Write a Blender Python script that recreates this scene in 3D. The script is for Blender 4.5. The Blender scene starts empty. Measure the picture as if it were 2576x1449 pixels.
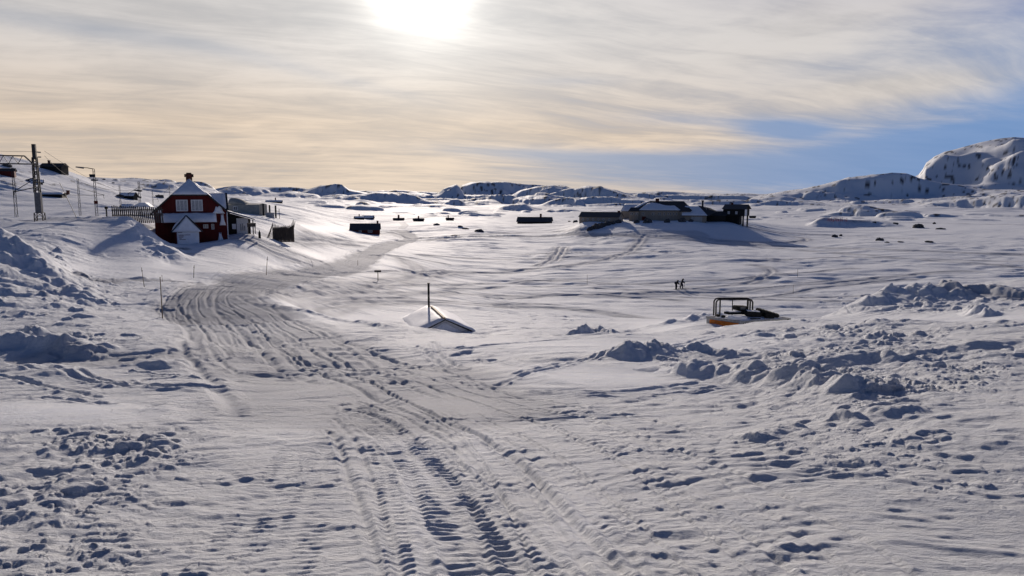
import bpy, math, random
import numpy as np
from mathutils import Vector, Matrix

R = math.radians
S = bpy.context.scene
COL = S.collection
random.seed(7)

# ------------------------------------------------------------------ camera, sky, sun
F = 1861.0; CX = 1288.0; CY = 724.5            # focal length and centre, in 2576-px units
PITCH = R(7.2); CP, SP = math.cos(PITCH), math.sin(PITCH)
cam = bpy.data.cameras.new("camera"); camo = bpy.data.objects.new("camera", cam); COL.objects.link(camo)
cam.sensor_width = 36; cam.lens = F/2576*36; cam.clip_start = 0.05; cam.clip_end = 30000
camo.location = (0, 0, 0); camo.rotation_euler = (R(90)-PITCH, 0, 0)
S.camera = camo

SUN_AZ = -6.6; SUN_EL = 15.2                   # degrees; azimuth measured from +Y towards +X
sun = bpy.data.lights.new("sun", 'SUN'); suno = bpy.data.objects.new("sun", sun); COL.objects.link(suno)
sun.energy = 4.1; sun.angle = R(0.6); sun.color = (1.0, 0.88, 0.77)
sd = Vector((math.sin(R(SUN_AZ))*math.cos(R(SUN_EL)), math.cos(R(SUN_AZ))*math.cos(R(SUN_EL)), math.sin(R(SUN_EL))))
suno.rotation_euler = sd.to_track_quat('Z', 'Y').to_euler()
suno.location = (0, 0, 60)

S.view_settings.view_transform = 'Standard'; S.view_settings.look = 'None'
S.view_settings.gamma = 1; S.view_settings.use_curve_mapping = False
EXPO = 0.0
S.view_settings.exposure = EXPO

class NT:
    """small helper to write node trees"""
    def __init__(s, tree): s.t = tree
    def n(s, typ, **kw):
        nd = s.t.nodes.new(typ)
        for k, v in kw.items(): setattr(nd, k, v)
        return nd
    def put(s, sock, v):
        if isinstance(v, bpy.types.NodeSocket): s.t.links.new(v, sock)
        elif v is not None: sock.default_value = v
    def m(s, op, a, b=None, c=None, clamp=False):
        nd = s.n('ShaderNodeMath', operation=op, use_clamp=clamp)
        s.put(nd.inputs[0], a); s.put(nd.inputs[1], b); s.put(nd.inputs[2], c)
        return nd.outputs[0]
    def mix(s, f, a, b, blend='MIX'):
        nd = s.n('ShaderNodeMix', data_type='RGBA', blend_type=blend)
        nd.clamp_factor = True
        s.put(nd.inputs[0], f); s.put(nd.inputs[6], a); s.put(nd.inputs[7], b)
        return nd.outputs[2]
    def ss(s, v, a, b):
        nd = s.n('ShaderNodeMapRange', interpolation_type='SMOOTHSTEP')
        s.put(nd.inputs[0], v); s.put(nd.inputs[1], a); s.put(nd.inputs[2], b)
        nd.inputs[3].default_value = 0; nd.inputs[4].default_value = 1
        return nd.outputs[0]
    def comb(s, x, y, z):
        nd = s.n('ShaderNodeCombineXYZ'); s.put(nd.inputs[0], x); s.put(nd.inputs[1], y); s.put(nd.inputs[2], z)
        return nd.outputs[0]
    def noise(s, vec, scale, detail=4, rough=0.55, dist=0.0, w=None):
        nd = s.n('ShaderNodeTexNoise')
        s.put(nd.inputs['Vector'], vec); nd.inputs['Scale'].default_value = scale
        nd.inputs['Detail'].default_value = detail; nd.inputs['Roughness'].default_value = rough
        nd.inputs['Distortion'].default_value = dist
        return nd.outputs[0]

def srgb(r, g, b):
    f = lambda c: (c/255/12.92) if c/255 <= .04045 else ((c/255+.055)/1.055)**2.4
    return (f(r), f(g), f(b), 1)

W = bpy.data.worlds.new("World"); S.world = W; W.use_nodes = True
wt = W.node_tree
for nd in list(wt.nodes): wt.nodes.remove(nd)
w = NT(wt)
out = w.n('ShaderNodeOutputWorld')
sky = w.n('ShaderNodeTexSky', sky_type='NISHITA', sun_disc=False)
sky.sun_elevation = R(SUN_EL); sky.sun_rotation = R(SUN_AZ); sky.altitude = 1200
sky.air_density = 1.0; sky.dust_density = 0.4; sky.ozone_density = 3.0
tc = w.n('ShaderNodeTexCoord'); sep = w.n('ShaderNodeSeparateXYZ'); wt.links.new(tc.outputs['Generated'], sep.inputs[0])
X, Y, Z = sep.outputs
az = w.m('MULTIPLY', w.m('ARCTAN2', X, Y), 57.2958)
el = w.m('MULTIPLY', w.m('ARCSINE', Z), 57.2958)
# cloud-sheet coordinates (a flat layer seen in perspective)
zz = w.m('ADD', w.m('MAXIMUM', Z, 0.0), 0.09)
px_ = w.m('DIVIDE', X, zz); py_ = w.m('DIVIDE', Y, zz)
# streaks run across the view and fan towards the upper right
rot = R(-24)
ax = w.m('ADD', w.m('MULTIPLY', px_, math.cos(rot)), w.m('MULTIPLY', py_, -math.sin(rot)))
ay = w.m('ADD', w.m('MULTIPLY', px_, math.sin(rot)), w.m('MULTIPLY', py_, math.cos(rot)))
wv = w.noise(w.comb(w.m('MULTIPLY', px_, 0.35), w.m('MULTIPLY', py_, 0.35), 3.0), 1.0, 3, 0.5)
ax2 = w.m('ADD', ax, w.m('MULTIPLY', wv, 2.2)); ay2 = w.m('ADD', ay, w.m('MULTIPLY', wv, 1.4))
c1 = w.noise(w.comb(w.m('MULTIPLY', ax2, 0.42), w.m('MULTIPLY', ay2, 1.05), 0.7), 1.0, 6, 0.6, 0.4)
c2 = w.noise(w.comb(w.m('MULTIPLY', ax2, 1.3), w.m('MULTIPLY', ay2, 3.6), 5.0), 1.0, 5, 0.6, 0.6)
c3 = w.noise(w.comb(w.m('MULTIPLY', az, 0.09), w.m('MULTIPLY', w.m('ADD', el, w.m('MULTIPLY', az, -.06)), 0.36), 2.0), 1.0, 6, 0.6, 0.5)
c4 = w.noise(w.comb(w.m('MULTIPLY', ax2, 2.4), w.m('MULTIPLY', ay2, 8.0), 8.0), 1.0, 6, 0.65, 0.3)
dens = w.m('ADD', w.m('ADD', w.m('MULTIPLY', c1, 0.40), w.m('MULTIPLY', c2, 0.26)), w.m('ADD', w.m('MULTIPLY', c3, 0.20), w.m('MULTIPLY', c4, 0.14)))
def blob(a0, e0, ra, re, tilt=0.0):
    da = w.m('SUBTRACT', az, a0); de = w.m('SUBTRACT', w.m('SUBTRACT', el, e0), w.m('MULTIPLY', da, tilt))
    q = w.m('ADD', w.m('POWER', w.m('DIVIDE', da, ra), 2.0), w.m('POWER', w.m('DIVIDE', de, re), 2.0))
    return w.m('EXPONENT', w.m('MULTIPLY', q, -1.0))
cover = w.m('ADD', dens, 0.20)
for (a0, e0, ra, re, t, k) in [
        (37, 5.0, 16, 3.0, 0.26, -.39), (40, 16, 9, 12, 0.0, -.38), (22, 9, 20, 3, .2, -.06), (28, 7.2, 7, .9, .02, .16), (31, 4.8, 5, .5, .0, .15), (25, 13, 12, 2.0, .35, .10), (20, 4.6, 3.0, 0.65, -0.06, -.62),
        (15, 2.1, 14, 1.6, 0.0, -.42), (3, 3.0, 9, 0.5, -0.05, -.30), (30, 2.9, 8, 2.0, 0.0, -.35),
        (-29, 10.6, 11, 0.75, -0.07, -.25), (-15, 8.8, 8, 0.6, -0.20, -.17), (14, 5.4, 6, .5, -.06, -.16),
        (27, 1.2, 14, 1.5, 0.0, -.15),
        (-33, 15, 7, .6, -0.05, -.20), (4, 8.4, 4, .4, 0.0, -.12), (12, 4.0, 9, .8, -.03, .12)]:
    cover = w.m('ADD', cover, w.m('MULTIPLY', blob(a0, e0, ra, re, t), k))
# the cloud sheet ends overhead and behind the viewer
cover = w.m('SUBTRACT', cover, w.m('MULTIPLY', w.ss(el, 22, 45), 0.8))
cover = w.m('SUBTRACT', cover, w.m('MULTIPLY', w.ss(w.m('ABSOLUTE', az), 42, 85), 0.8))
mask = w.m('POWER', w.ss(cover, 0.18, 0.80), 1.15)
# cloud tint: peach near the horizon on the left, pale grey above
warm = w.m('MULTIPLY', w.m('SUBTRACT', 1.0, w.ss(el, 1.0, 13.0)), w.m('SUBTRACT', 1.0, w.ss(az, -4, 34)))
warm = w.m('ADD', warm, w.m('MULTIPLY', w.m('SUBTRACT', 1.0, w.ss(el, 2.0, 10.0)), 0.42), clamp=True)
k = 2**(-EXPO)
def kc(c, g=1.0): return (c[0]*k*g, c[1]*k*g, c[2]*k*g, 1)
ccol = w.mix(warm, kc(srgb(209, 203, 199)), kc(srgb(222, 201, 179)))
shade = w.m('ADD', 0.82, w.m('MULTIPLY', w.ss(dens, 0.40, 0.60), 0.24))
ccol = w.mix(1.0, ccol, w.comb(shade, w.m('ADD', 0.02, shade), w.m('ADD', .04, shade)), 'MULTIPLY')
dens_grey = w.ss(w.m('MULTIPLY', w.ss(az, -40, 40), w.ss(el, 2, 22)), 0.3, 1.2)
ccol = w.mix(dens_grey, ccol, kc(srgb(150, 150, 185)))
SKYK = 0.042
skyc = w.mix(1.0, sky.outputs[0], (SKYK*0.82, SKYK*0.90, SKYK*1.25, 1), 'MULTIPLY')
# clear sky between the clouds, deeper blue to the upper right
skyv = w.mix(w.ss(az, -12, 36), kc(srgb(166, 172, 184)), kc(srgb(96, 142, 198)))
skyv = w.mix(w.m('MULTIPLY', w.ss(el, 6, 18), w.ss(az, 5, 40)), skyv, kc(srgb(84, 92, 160)))
front = w.m('MULTIPLY', w.m('SUBTRACT', 1.0, w.ss(el, 20, 42)), w.m('SUBTRACT', 1.0, w.ss(w.m('ABSOLUTE', az), 45, 85)))
skyc = w.mix(front, skyc, skyv)
mask = w.m('ADD', w.m('MULTIPLY', mask, w.m('SUBTRACT', 1.0, w.m('MULTIPLY', front, .14))), w.m('MULTIPLY', front, .14))
col = w.mix(mask, skyc, ccol)
# thin cloud glowing round the sun
dotn = w.n('ShaderNodeVectorMath', operation='DOT_PRODUCT'); wt.links.new(tc.outputs['Generated'], dotn.inputs[0]); dotn.inputs[1].default_value = sd
ang = w.m('MULTIPLY', w.m('ARCCOSINE', w.m('MINIMUM', dotn.outputs['Value'], 0.999999)), 57.2958)
angn = w.m('ADD', ang, w.m('MULTIPLY', w.m('SUBTRACT', dens, 0.5), -7.0))
g1 = w.m('MULTIPLY', w.m('EXPONENT', w.m('MULTIPLY', w.m('POWER', w.m('DIVIDE', w.m('MAXIMUM', angn, 0.0), 3.1), 2.0), -1.0)), 1.3*k)
g2 = w.m('MULTIPLY', w.m('EXPONENT', w.m('DIVIDE', w.m('MAXIMUM', angn, 0.0), -6.5)), 0.55*k)
glow = w.m('ADD', g1, g2)
gc = w.mix(1.0, w.comb(glow, glow, glow), (1.0, 0.97, 0.88, 1), 'MULTIPLY')
fin = w.mix(1.0, col, gc, 'ADD')
bg = w.n('ShaderNodeBackground'); wt.links.new(fin, bg.inputs[0]); bg.inputs[1].default_value = 1.0
wt.links.new(bg.outputs[0], out.inputs[0])

# ------------------------------------------------------------------ view geometry helpers
def ray(u, v):
    a = (u-CX)/F; b = (CY-v)/F
    return np.array([a, CP+b*SP, -SP+b*CP])
def at(u, v, Yd):                       # world point seen at (u,v) at forward distance Yd
    d = ray(u, v); return d*(Yd/d[1])
def zat(v, Yd): return at(CX, v, Yd)[2]

# ------------------------------------------------------------------ noise
def _h(ix, iy, seed):
    h = (ix.astype(np.uint32)*np.uint32(374761393)) ^ (iy.astype(np.uint32)*np.uint32(668265263)) ^ np.uint32((seed*2246822519) & 0xffffffff)
    h = (h ^ (h >> np.uint32(13)))*np.uint32(1274126177)
    return h ^ (h >> np.uint32(16))
_A = np.linspace(0, 2*np.pi, 257)[:-1].astype(np.float32); _GX = np.cos(_A); _GY = np.sin(_A)
def pn(x, y, seed=0):
    x0 = np.floor(x); y0 = np.floor(y); fx = (x-x0).astype(np.float32); fy = (y-y0).astype(np.float32)
    ix = x0.astype(np.int64); iy = y0.astype(np.int64)
    ux = fx*fx*fx*(fx*(fx*6-15)+10); uy = fy*fy*fy*(fy*(fy*6-15)+10)
    def g(i, j, dx, dy):
        k_ = (_h(i, j, seed) & np.uint32(255)).astype(np.intp); return _GX[k_]*dx+_GY[k_]*dy
    a = g(ix, iy, fx, fy); b = g(ix+1, iy, fx-1, fy); c = g(ix, iy+1, fx, fy-1); d = g(ix+1, iy+1, fx-1, fy-1)
    return ((a+(b-a)*ux)*(1-uy)+(c+(d-c)*ux)*uy)*1.5
def sst(x, a, b):
    t = np.clip((x-a)/(b-a), 0, 1); return t*t*(3-2*t)
def lumps(x, y, cell, seed, dens=0.5):
    """random half-buried clods: height field in units of cell"""
    gx = x/cell; gy = y/cell; ix = np.floor(gx).astype(np.int64); iy = np.floor(gy).astype(np.int64)
    best = np.zeros_like(gx, dtype=np.float32)
    for dx in (-1, 0, 1):
        for dy in (-1, 0, 1):
            jx = ix+dx; jy = iy+dy; h = _h(jx, jy, seed)
            r1 = (h & np.uint32(1023)).astype(np.float32)/1023; r2 = ((h >> np.uint32(10)) & np.uint32(1023)).astype(np.float32)/1023
            r3 = ((h >> np.uint32(20)) & np.uint32(1023)).astype(np.float32)/1023
            rad = 0.16+0.34*r3*r3; on = ((h & np.uint32(127)).astype(np.float32)/127) < dens
            qx = gx-(jx+0.5+0.5*(r1-.5)); qy = gy-(jy+0.5+0.5*(r2-.5))
            c, s = np.cos(r1*6.3), np.sin(r1*6.3)
            ex = (qx*c+qy*s); ey = (-qx*s+qy*c)*1.5
            dd = 1-(np.abs(ex)**2.6+np.abs(ey)**2.6)**(2/2.6)/(rad*rad)
            best = np.maximum(best, np.where(on & (dd > 0), rad*0.85*np.sqrt(np.maximum(dd, 0)), 0))
    return best

# ------------------------------------------------------------------ the lie of the land
CPTS = []                                # (azimuth, ln distance, z)
def cp(u, v, Yd):
    p = at(u, v, Yd); CPTS.append((math.atan2(p[0], p[1]), math.log(math.hypot(p[0], p[1])), p[2]))
def cz(u, Yd, z):
    a = math.atan((u-CX)/F/CP); CPTS.append((a, math.log(Yd/math.cos(a)), z))
for u in (-1400, -300, 600, 1288, 1900, 2700, 4200):
    cz(u, 0.8, -1.72); cz(u, 2.5, -1.66-.11*2.5); cz(u, 4.5, -1.65-.12*4.5)
for u, s in ((-800, .115), (0, .12), (500, .12), (1000, .125), (1500, .125), (1900, .118), (2300, .10), (2700, .09), (3600, .07)):
    for yd in (7, 10.5): cz(u, yd, -1.63-s*yd)
# left shadowed step, then the trampled flat
for u in (-500, -100, 200, 450):
    cz(u, 13.0, -3.22); cz(u, 15.6, -3.50); cz(u, 18.5, -3.72)
cz(700, 14, -3.42); cz(700, 18, -3.9)
for p in [(620, 870, 22), (900, 900, 17.5), (1200, 880, 18), (1500, 860, 20), (408, 800, 33), (250, 790, 31), (0, 830, 26), (-300, 830, 26),
          (-300, 780, 31), (560, 760, 36), (480, 738, 42),
          (800, 790, 34), (700, 745, 42), (1000, 822, 31), (1170, 834, 28.5), (1400, 838, 26), (1600, 838, 26),
          (1700, 845, 27), (1880, 838, 28), (2100, 830, 27), (2300, 814, 25), (2576, 806, 22), (2900, 796, 21),
          (2450, 748, 36), (2250, 776, 34), (2900, 735, 36)]: cp(*p)
# the bank on the right whose back hides the lake
for p in [(2330, 742, 44), (2450, 724, 44), (2576, 712, 44), (2800, 700, 44), (2210, 778, 42)]: cp(*p)
for u, yd, z in [(2300, 60, -12), (2600, 60, -12), (2300, 80, -14.5), (2900, 75, -14)]: cz(u, yd, z)
# hollow with the buried hut, snowed-in barge
for u, yd, z in [(900, 42, -8.4), (1000, 48, -9.6), (1075, 50, -9.9), (1200, 50, -9.9), (1110, 60, -10.4), (1300, 45, -8.7), (1500, 45, -8.9), (1700, 42, -8.0),
                 (1700, 52, -9.2), (1862, 43.5, -8.10), (1990, 45, -8.3), (1776, 46, -8.2), (1880, 52, -9.0), (2000, 52, -9.3), (1880, 62, -10.6), (1900, 75, -13.2), (1900, 36, -6.5), (2100, 45, -8.2),
                 (1400, 65, -11.2), (1200, 72, -11.3), (900, 65, -9.4), (1000, 92, -11.3), (1300, 90, -13.6), (1600, 90, -14.6), (2000, 95, -15.6)]: cz(u, yd, z)
cp(700, 722, 60); cp(850, 705, 80); cp(950, 706, 95)
# road on to the house yard
for p in [(560, 708, 58), (700, 692, 76), (850, 680, 100), (900, 655, 122), (940, 632, 150), (1030, 602, 235), (1010, 582, 280),
          (560, 688, 67), (400, 700, 54), (220, 700, 52), (480, 618, 87), (400, 612, 92), (575, 604, 93), (650, 596, 98), (500, 600, 100),
          (740, 612, 125), (800, 640, 125), (850, 622, 150), (700, 590, 122), (640, 590, 108), (700, 660, 92), (560, 655, 80), (350, 678, 60), (430, 662, 70)]: cp(*p)
for p in [(330, 551, 85), (290, 549, 86)]: cp(*p)
# great ploughed spur on the far left
for p in [(-200, 560, 46), (0, 588, 45), (70, 640, 43.5), (140, 700, 41.5), (190, 742, 40), (240, 772, 37)]: cp(*p)
for p in [(0, 690, 38.5), (0, 745, 34.5), (110, 752, 35.5)]: cp(*p)
for p in [(260, 700, 52), (160, 655, 56), (90, 625, 60), (0, 605, 62), (-200, 600, 64)]: cp(*p)
# railway terrace, its edge, and the scooped bank
for p in [(-300, 566, 74), (0, 570, 74), (100, 563, 76), (180, 560, 78), (300, 566, 79), (370, 585, 80), (440, 648, 72), (420, 630, 80),
          (240, 645, 66.5), (320, 645, 67.5), (390, 650, 69), (160, 610, 67), (40, 592, 68),
          (250, 571, 77.5), (330, 577, 77.5), (-300, 553, 92), (0, 553, 92), (100, 553, 92), (200, 548, 96), (300, 548, 98), (390, 560, 102), (480, 575, 112),
          (560, 560, 120), (620, 552, 135), (700, 548, 150), (760, 570, 150), (0, 545, 120), (150, 540, 120), (300, 538, 125), (420, 540, 130)]: cp(*p)
# hillside above the line
for p in [(-300, 470, 170), (0, 500, 165), (150, 505, 170), (300, 512, 180), (400, 522, 190), (-300, 400, 260), (0, 440, 260), (120, 440, 290),
          (200, 462, 290), (300, 492, 290), (400, 512, 260), (520, 522, 280), (600, 532, 220), (640, 541, 180), (680, 516, 330), (760, 545, 250)]: cp(*p)
for p in [(900, 588, 250), (1000, 570, 300), (900, 560, 350), (750, 520, 450), (850, 538, 450), (1000, 540, 500), (1100, 565, 300), (1200, 580, 280), (1345, 563, 370), (1300, 541, 600), (1100, 520, 900), (900, 508, 900)]: cp(*p)
for u in (1150, 1450, 1800, 2200, 2600, 3200, 4300):
    for yd in (140, 185, 225): cz(u, yd, -16 + (1.2 if u < 1200 else 0))
for u in (1300, 1450, 1800, 2200, 2600, 3200, 4300):
    for yd in (420, 700, 1100): cz(u, yd, -16 + (yd-400)*.004)
for u in (2000, 2300, 2700): cz(u, 110, -15.9)
# hotel knoll
for p in [(1462, 561, 281), (1506, 560, 280), (1560, 559, 280), (1650, 557.5, 280), (1750, 560, 277), (1840, 564, 278), (1500, 558, 292), (1580, 558, 288), (1660, 556, 288), (1760, 558, 286), (1850, 562, 286), (1600, 545, 340), (1800, 548, 330),
          (1440, 575, 285), (1480, 590, 264), (1650, 590, 258), (1800, 604, 258), (1880, 604, 258), (1960, 607, 262), (1920, 585, 285), (2000, 598, 290), (1950, 570, 330)]: cp(*p)
for u in (-1400, -300, 400, 1000, 1600, 2200, 2800, 4300):
    cz(u, 1800, -12 if u > 800 else -4); cz(u, 4500, -8); cz(u, 9000, -8)
for u in (-1400,): 
    for yd, z in ((15, -3), (30, -3.5), (60, -2), (90, -1.5), (160, 2), (260, 12), (420, 20), (700, 14)): cz(u, yd, z)
cp(0, 415, 420); cp(200, 450, 420); cp(400, 490, 500)
CP_ = np.array(CPTS); SA, SL = 1.0, 0.42     # scale azimuth / log distance for the spline
P = np.stack([CP_[:, 0]*SA, CP_[:, 1]*SL], 1)
def _phi(r2): return 0.5*r2*np.log(r2+1e-12)
n_ = len(P); D2 = ((P[:, None]-P[None])**2).sum(-1)
A_ = np.zeros((n_+3, n_+3)); A_[:n_, :n_] = _phi(D2)+np.eye(n_)*2e-5; A_[:n_, n_] = 1; A_[:n_, n_+1:] = P; A_[n_, :n_] = 1; A_[n_+1:, :n_] = P.T
# solve for height divided by distance so near and far weigh alike
dist_ = np.exp(CP_[:, 1]); sol = np.linalg.solve(A_, np.concatenate([CP_[:, 2]/dist_**0.8, np.zeros(3)]))
GA = np.linspace(R(-75), R(75), 420); GL = np.linspace(math.log(0.5), math.log(12000), 620)
def _grid():
    aa, ll = np.meshgrid(GA, GL); q = np.stack([aa.ravel()*SA, ll.ravel()*SL], 1); o = np.empty(len(q))
    for i in range(0, len(q), 20000):
        s = q[i:i+20000]; d2 = ((s[:, None]-P[None])**2).sum(-1); o[i:i+20000] = _phi(d2)@sol[:n_]+sol[n_]+s@sol[n_+1:]
    return (o.reshape(aa.shape)*np.exp(ll)**0.8)
BG = _grid()
def bgrid(a, l):
    fa = np.clip((a-GA[0])/(GA[1]-GA[0]), 0, len(GA)-1.001); fl = np.clip((l-GL[0])/(GL[1]-GL[0]), 0, len(GL)-1.001)
    i = fa.astype(int); j = fl.astype(int); fa = fa-i; fl = fl-j
    return (BG[j, i]*(1-fa)+BG[j, i+1]*fa)*(1-fl)+(BG[j+1, i]*(1-fa)+BG[j+1, i+1]*fa)*fl

# hills: crest profile (u, v) at distance D, with steep face towards the valley
RIDGES = []
def ridge(pts, D, wf, wb, zb, rough=0.0, wob=0.12, seed=1, sharp=1.0): RIDGES.append((pts, D, wf, wb, zb, rough, wob, seed, sharp))
ridge([(-900, 330), (-300, 362), (0, 391), (60, 400), (110, 411), (160, 423), (200, 436), (232, 447), (262, 458), (330, 480), (420, 505), (500, 530)], 390, 190, 400, -4, .15, .08, 3)
ridge([(100, 470), (200, 447), (250, 447), (300, 449), (350, 450), (410, 455), (470, 461), (530, 467), (552, 474), (562, 486), (600, 500)], 1150, 260, 500, -4, .25, .15, 4)
ridge([(520, 486), (550, 477), (575, 471), (600, 469), (650, 469), (700, 473), (760, 476), (800, 479), (900, 480), (1060, 482), (1110, 485), (1300, 488), (1560, 484), (1600, 486),
       (1650, 481), (1700, 483), (1750, 487), (1860, 487), (1900, 489), (2100, 492)], 3600, 900, 1500, -8, .25, .12, 5)
ridge([(540, 500), (560, 481), (580, 473), (600, 470), (650, 470), (690, 473), (740, 474), (790, 480), (840, 496), (860, 505)], 1450, 120, 400, -12, .12, .08, 26)
ridge([(600, 512), (640, 497), (700, 488), (740, 486), (800, 491), (850, 506)], 1150, 90, 300, -13, .12, .08, 27)
ridge([(480, 500), (520, 497), (700, 494), (900, 493), (1100, 494), (1300, 491), (1600, 492), (1850, 493), (1950, 500)], 1700, 110, 600, -12, .9, .25, 28)
ridge([(1050, 510), (1150, 504), (1300, 500), (1450, 502), (1600, 503), (1700, 510)], 1020, 60, 250, -14, .9, .3, 29)
ridge([(560, 505), (700, 496), (760, 490), (790, 477), (815, 468), (850, 464), (868, 466), (885, 479), (930, 487), (960, 500)], 1280, 230, 500, -12, .30, .2, 6)
ridge([(600, 520), (680, 510), (760, 503), (830, 497), (900, 491), (950, 485), (990, 484), (1030, 486), (1045, 494), (1070, 506)], 1050, 130, 300, -14, .30, .2, 7)
ridge([(900, 489), (935, 482), (1000, 478), (1040, 482), (1058, 486), (1090, 489)], 1900, 200, 400, -12, .3, .1, 8)
ridge([(840, 537), (860, 528), (885, 520), (915, 517), (930, 520), (938, 530)], 690, 45, 150, -14, .2, .1, 9)
ridge([(1095, 492), (1108, 484), (1120, 474), (1150, 464), (1158, 467), (1165, 475), (1170, 490)], 1750, 170, 60, -12, .3, .1, 10)
ridge([(1140, 490), (1165, 468), (1190, 461), (1230, 460), (1270, 457), (1300, 461), (1350, 465), (1420, 468), (1440, 476), (1480, 490)], 2000, 330, 600, -12, .4, .2, 11)
ridge([(1280, 496), (1310, 480), (1350, 470), (1390, 468), (1420, 472), (1440, 484), (1455, 496)], 1620, 190, 350, -12, .3, .15, 12)
ridge([(1330, 500), (1400, 487), (1450, 475), (1480, 471), (1510, 473), (1540, 481), (1580, 494), (1610, 502)], 1350, 230, 500, -13, .2, .1, 13)
ridge([(1110, 512), (1130, 505), (1150, 501), (1168, 502), (1172, 510)], 850, 55, 120, -14, .2, .1, 14)
ridge([(1280, 505), (1330, 492), (1370, 492), (1400, 500)], 1050, 60, 130, -14, .3, .2, 15)
ridge([(1360, 512), (1395, 502), (1430, 498), (1455, 501), (1470, 512)], 860, 60, 110, -14, .3, .2, 16)
ridge([(1250, 521), (1290, 514), (1320, 513), (1340, 520)], 700, 30, 90, -15, .2, .2, 17)
ridge([(1860, 508), (1885, 498), (1930, 489), (1990, 479), (2060, 464), (2120, 447), (2200, 437), (2230, 434), (2262, 436), (2290, 446), (2350, 462), (2450, 476), (2576, 480), (3000, 470)], 1700, 420, 700, -14, .28, .1, 18)
ridge([(2240, 470), (2270, 450), (2292, 440), (2302, 425), (2308, 410), (2328, 394), (2352, 382), (2380, 375), (2440, 358), (2480, 350), (2520, 345), (2576, 349), (2700, 345), (3200, 380)], 3000, 430, 2600, -8, .22, .06, 19)
ridge([(1860, 522), (1880, 512), (1935, 506), (2010, 508), (2060, 516), (2110, 522)], 950, 80, 160, -15, .25, .2, 20)
ridge([(2050, 520), (2130, 512), (2220, 507), (2330, 503), (2400, 503), (2480, 497), (2576, 492), (3100, 485)], 1150, 90, 500, -14, .3, .2, 21)
ridge([(2300, 512), (2380, 505), (2450, 497), (2520, 493), (2576, 490), (3000, 490)], 900, 70, 300, -14, .35, .2, 22)
ridge([(2060, 541), (2100, 534), (2150, 532), (2190, 536), (2200, 541)], 640, 22, 70, -16, .2, .2, 23)
ridge([(2040, 545), (2120, 552), (2190, 556), (2240, 561)], 420, 16, 40, -16, .05, .1, 24)
ridge([(1010, 527), (1060, 519), (1110, 518), (1150, 526)], 760, 40, 120, -14, .25, .2, 25)

def hills(x, y, z):
    a = np.arctan2(x, y); r = np.hypot(x, y); rock = np.zeros_like(z)
    for (pts, D, wf, wb, zb, rough, wob, seed, sharp) in RIDGES:
        pa = np.array([math.atan((u-CX)/F/CP) for u, v in pts]); pt = np.array([zat(v, 1.0) for u, v in pts])   # tan of elevation / forward
        hmax = float(np.max(pt))*D-zb; wf = min(wf, max(2.35*hmax, 20.0)) if seed not in (3, 4, 24) else wf
        sel = (a > pa[0]-.02) & (a < pa[-1]+.02) & (r > D-wf*1.6) & (r < D+wb*2.5) & (np.abs(a) < 1.3)
        if not sel.any(): continue
        aa = a[sel]; rr = r[sel]; xx = x[sel]; yy = y[sel]
        Dw = D*(1+0.25*wob*pn(aa*9+seed, aa*0+seed*3.3, seed)*2)
        wf = wf*(.75+.6*np.clip(.5+1.3*pn(aa*D/(wf*2.6)+seed, aa*0+2.2, seed+7), 0, 1.3)) if seed not in (3, 4, 24) else wf
        top = np.interp(aa, pa, pt)*Dw*np.cos(aa)
        edge = sst(aa, pa[0]-.012, pa[0]+.012)*(1-sst(aa, pa[-1]-.012, pa[-1]+.012))
        q = (rr-Dw); lam = float(np.mean(wf))*0.9
        nz = pn(xx/lam, yy/lam*1.2, seed+40)*.6+pn(xx/lam*2.7, yy/lam*3, seed+50)*.3+pn(xx/lam*7, yy/lam*8, seed+60)*.14
        q2 = q + nz*wf*0.55*sst(-q/wf, 0, .5)
        prof = np.where(q2 < 0, 1-sst(-q2/wf, 0.0, 1.0)**0.85, np.exp(-(q2/wb)**2))
        pr_ = np.clip(prof, 0, 1); H = z[sel]+(top-z[sel])*pr_
        H = H + (nz*1.0+.5*pn(xx/(hmax*.8), yy/(hmax*.9), seed+65)+.25*pn(xx/(hmax*.3), yy/(hmax*.4), seed+66))*max(rough, .15)*(top-zb)*0.30*sst(np.abs(q)/wf, 0, .3)*np.clip(prof, 0, 1)
        H = z[sel]*(1-edge)+np.maximum(z[sel], H)*edge
        up = H-z[sel]; z[sel] = H
        fine = pn(xx/(D*.012), yy/(D*.02), seed+70)*.45+pn(xx/(D*.0045), yy/(D*.007), seed+80)*.55
        crest = np.exp(-((rr-Dw)/(wf*.16))**2)*0.22+0.02
        rk = sst(fine+crest, 0.33, 0.46)*(up > (top-zb)*.1)*edge
        rock[sel] = np.maximum(rock[sel], rk*min(1, rough*4))
    return z, rock

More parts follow.
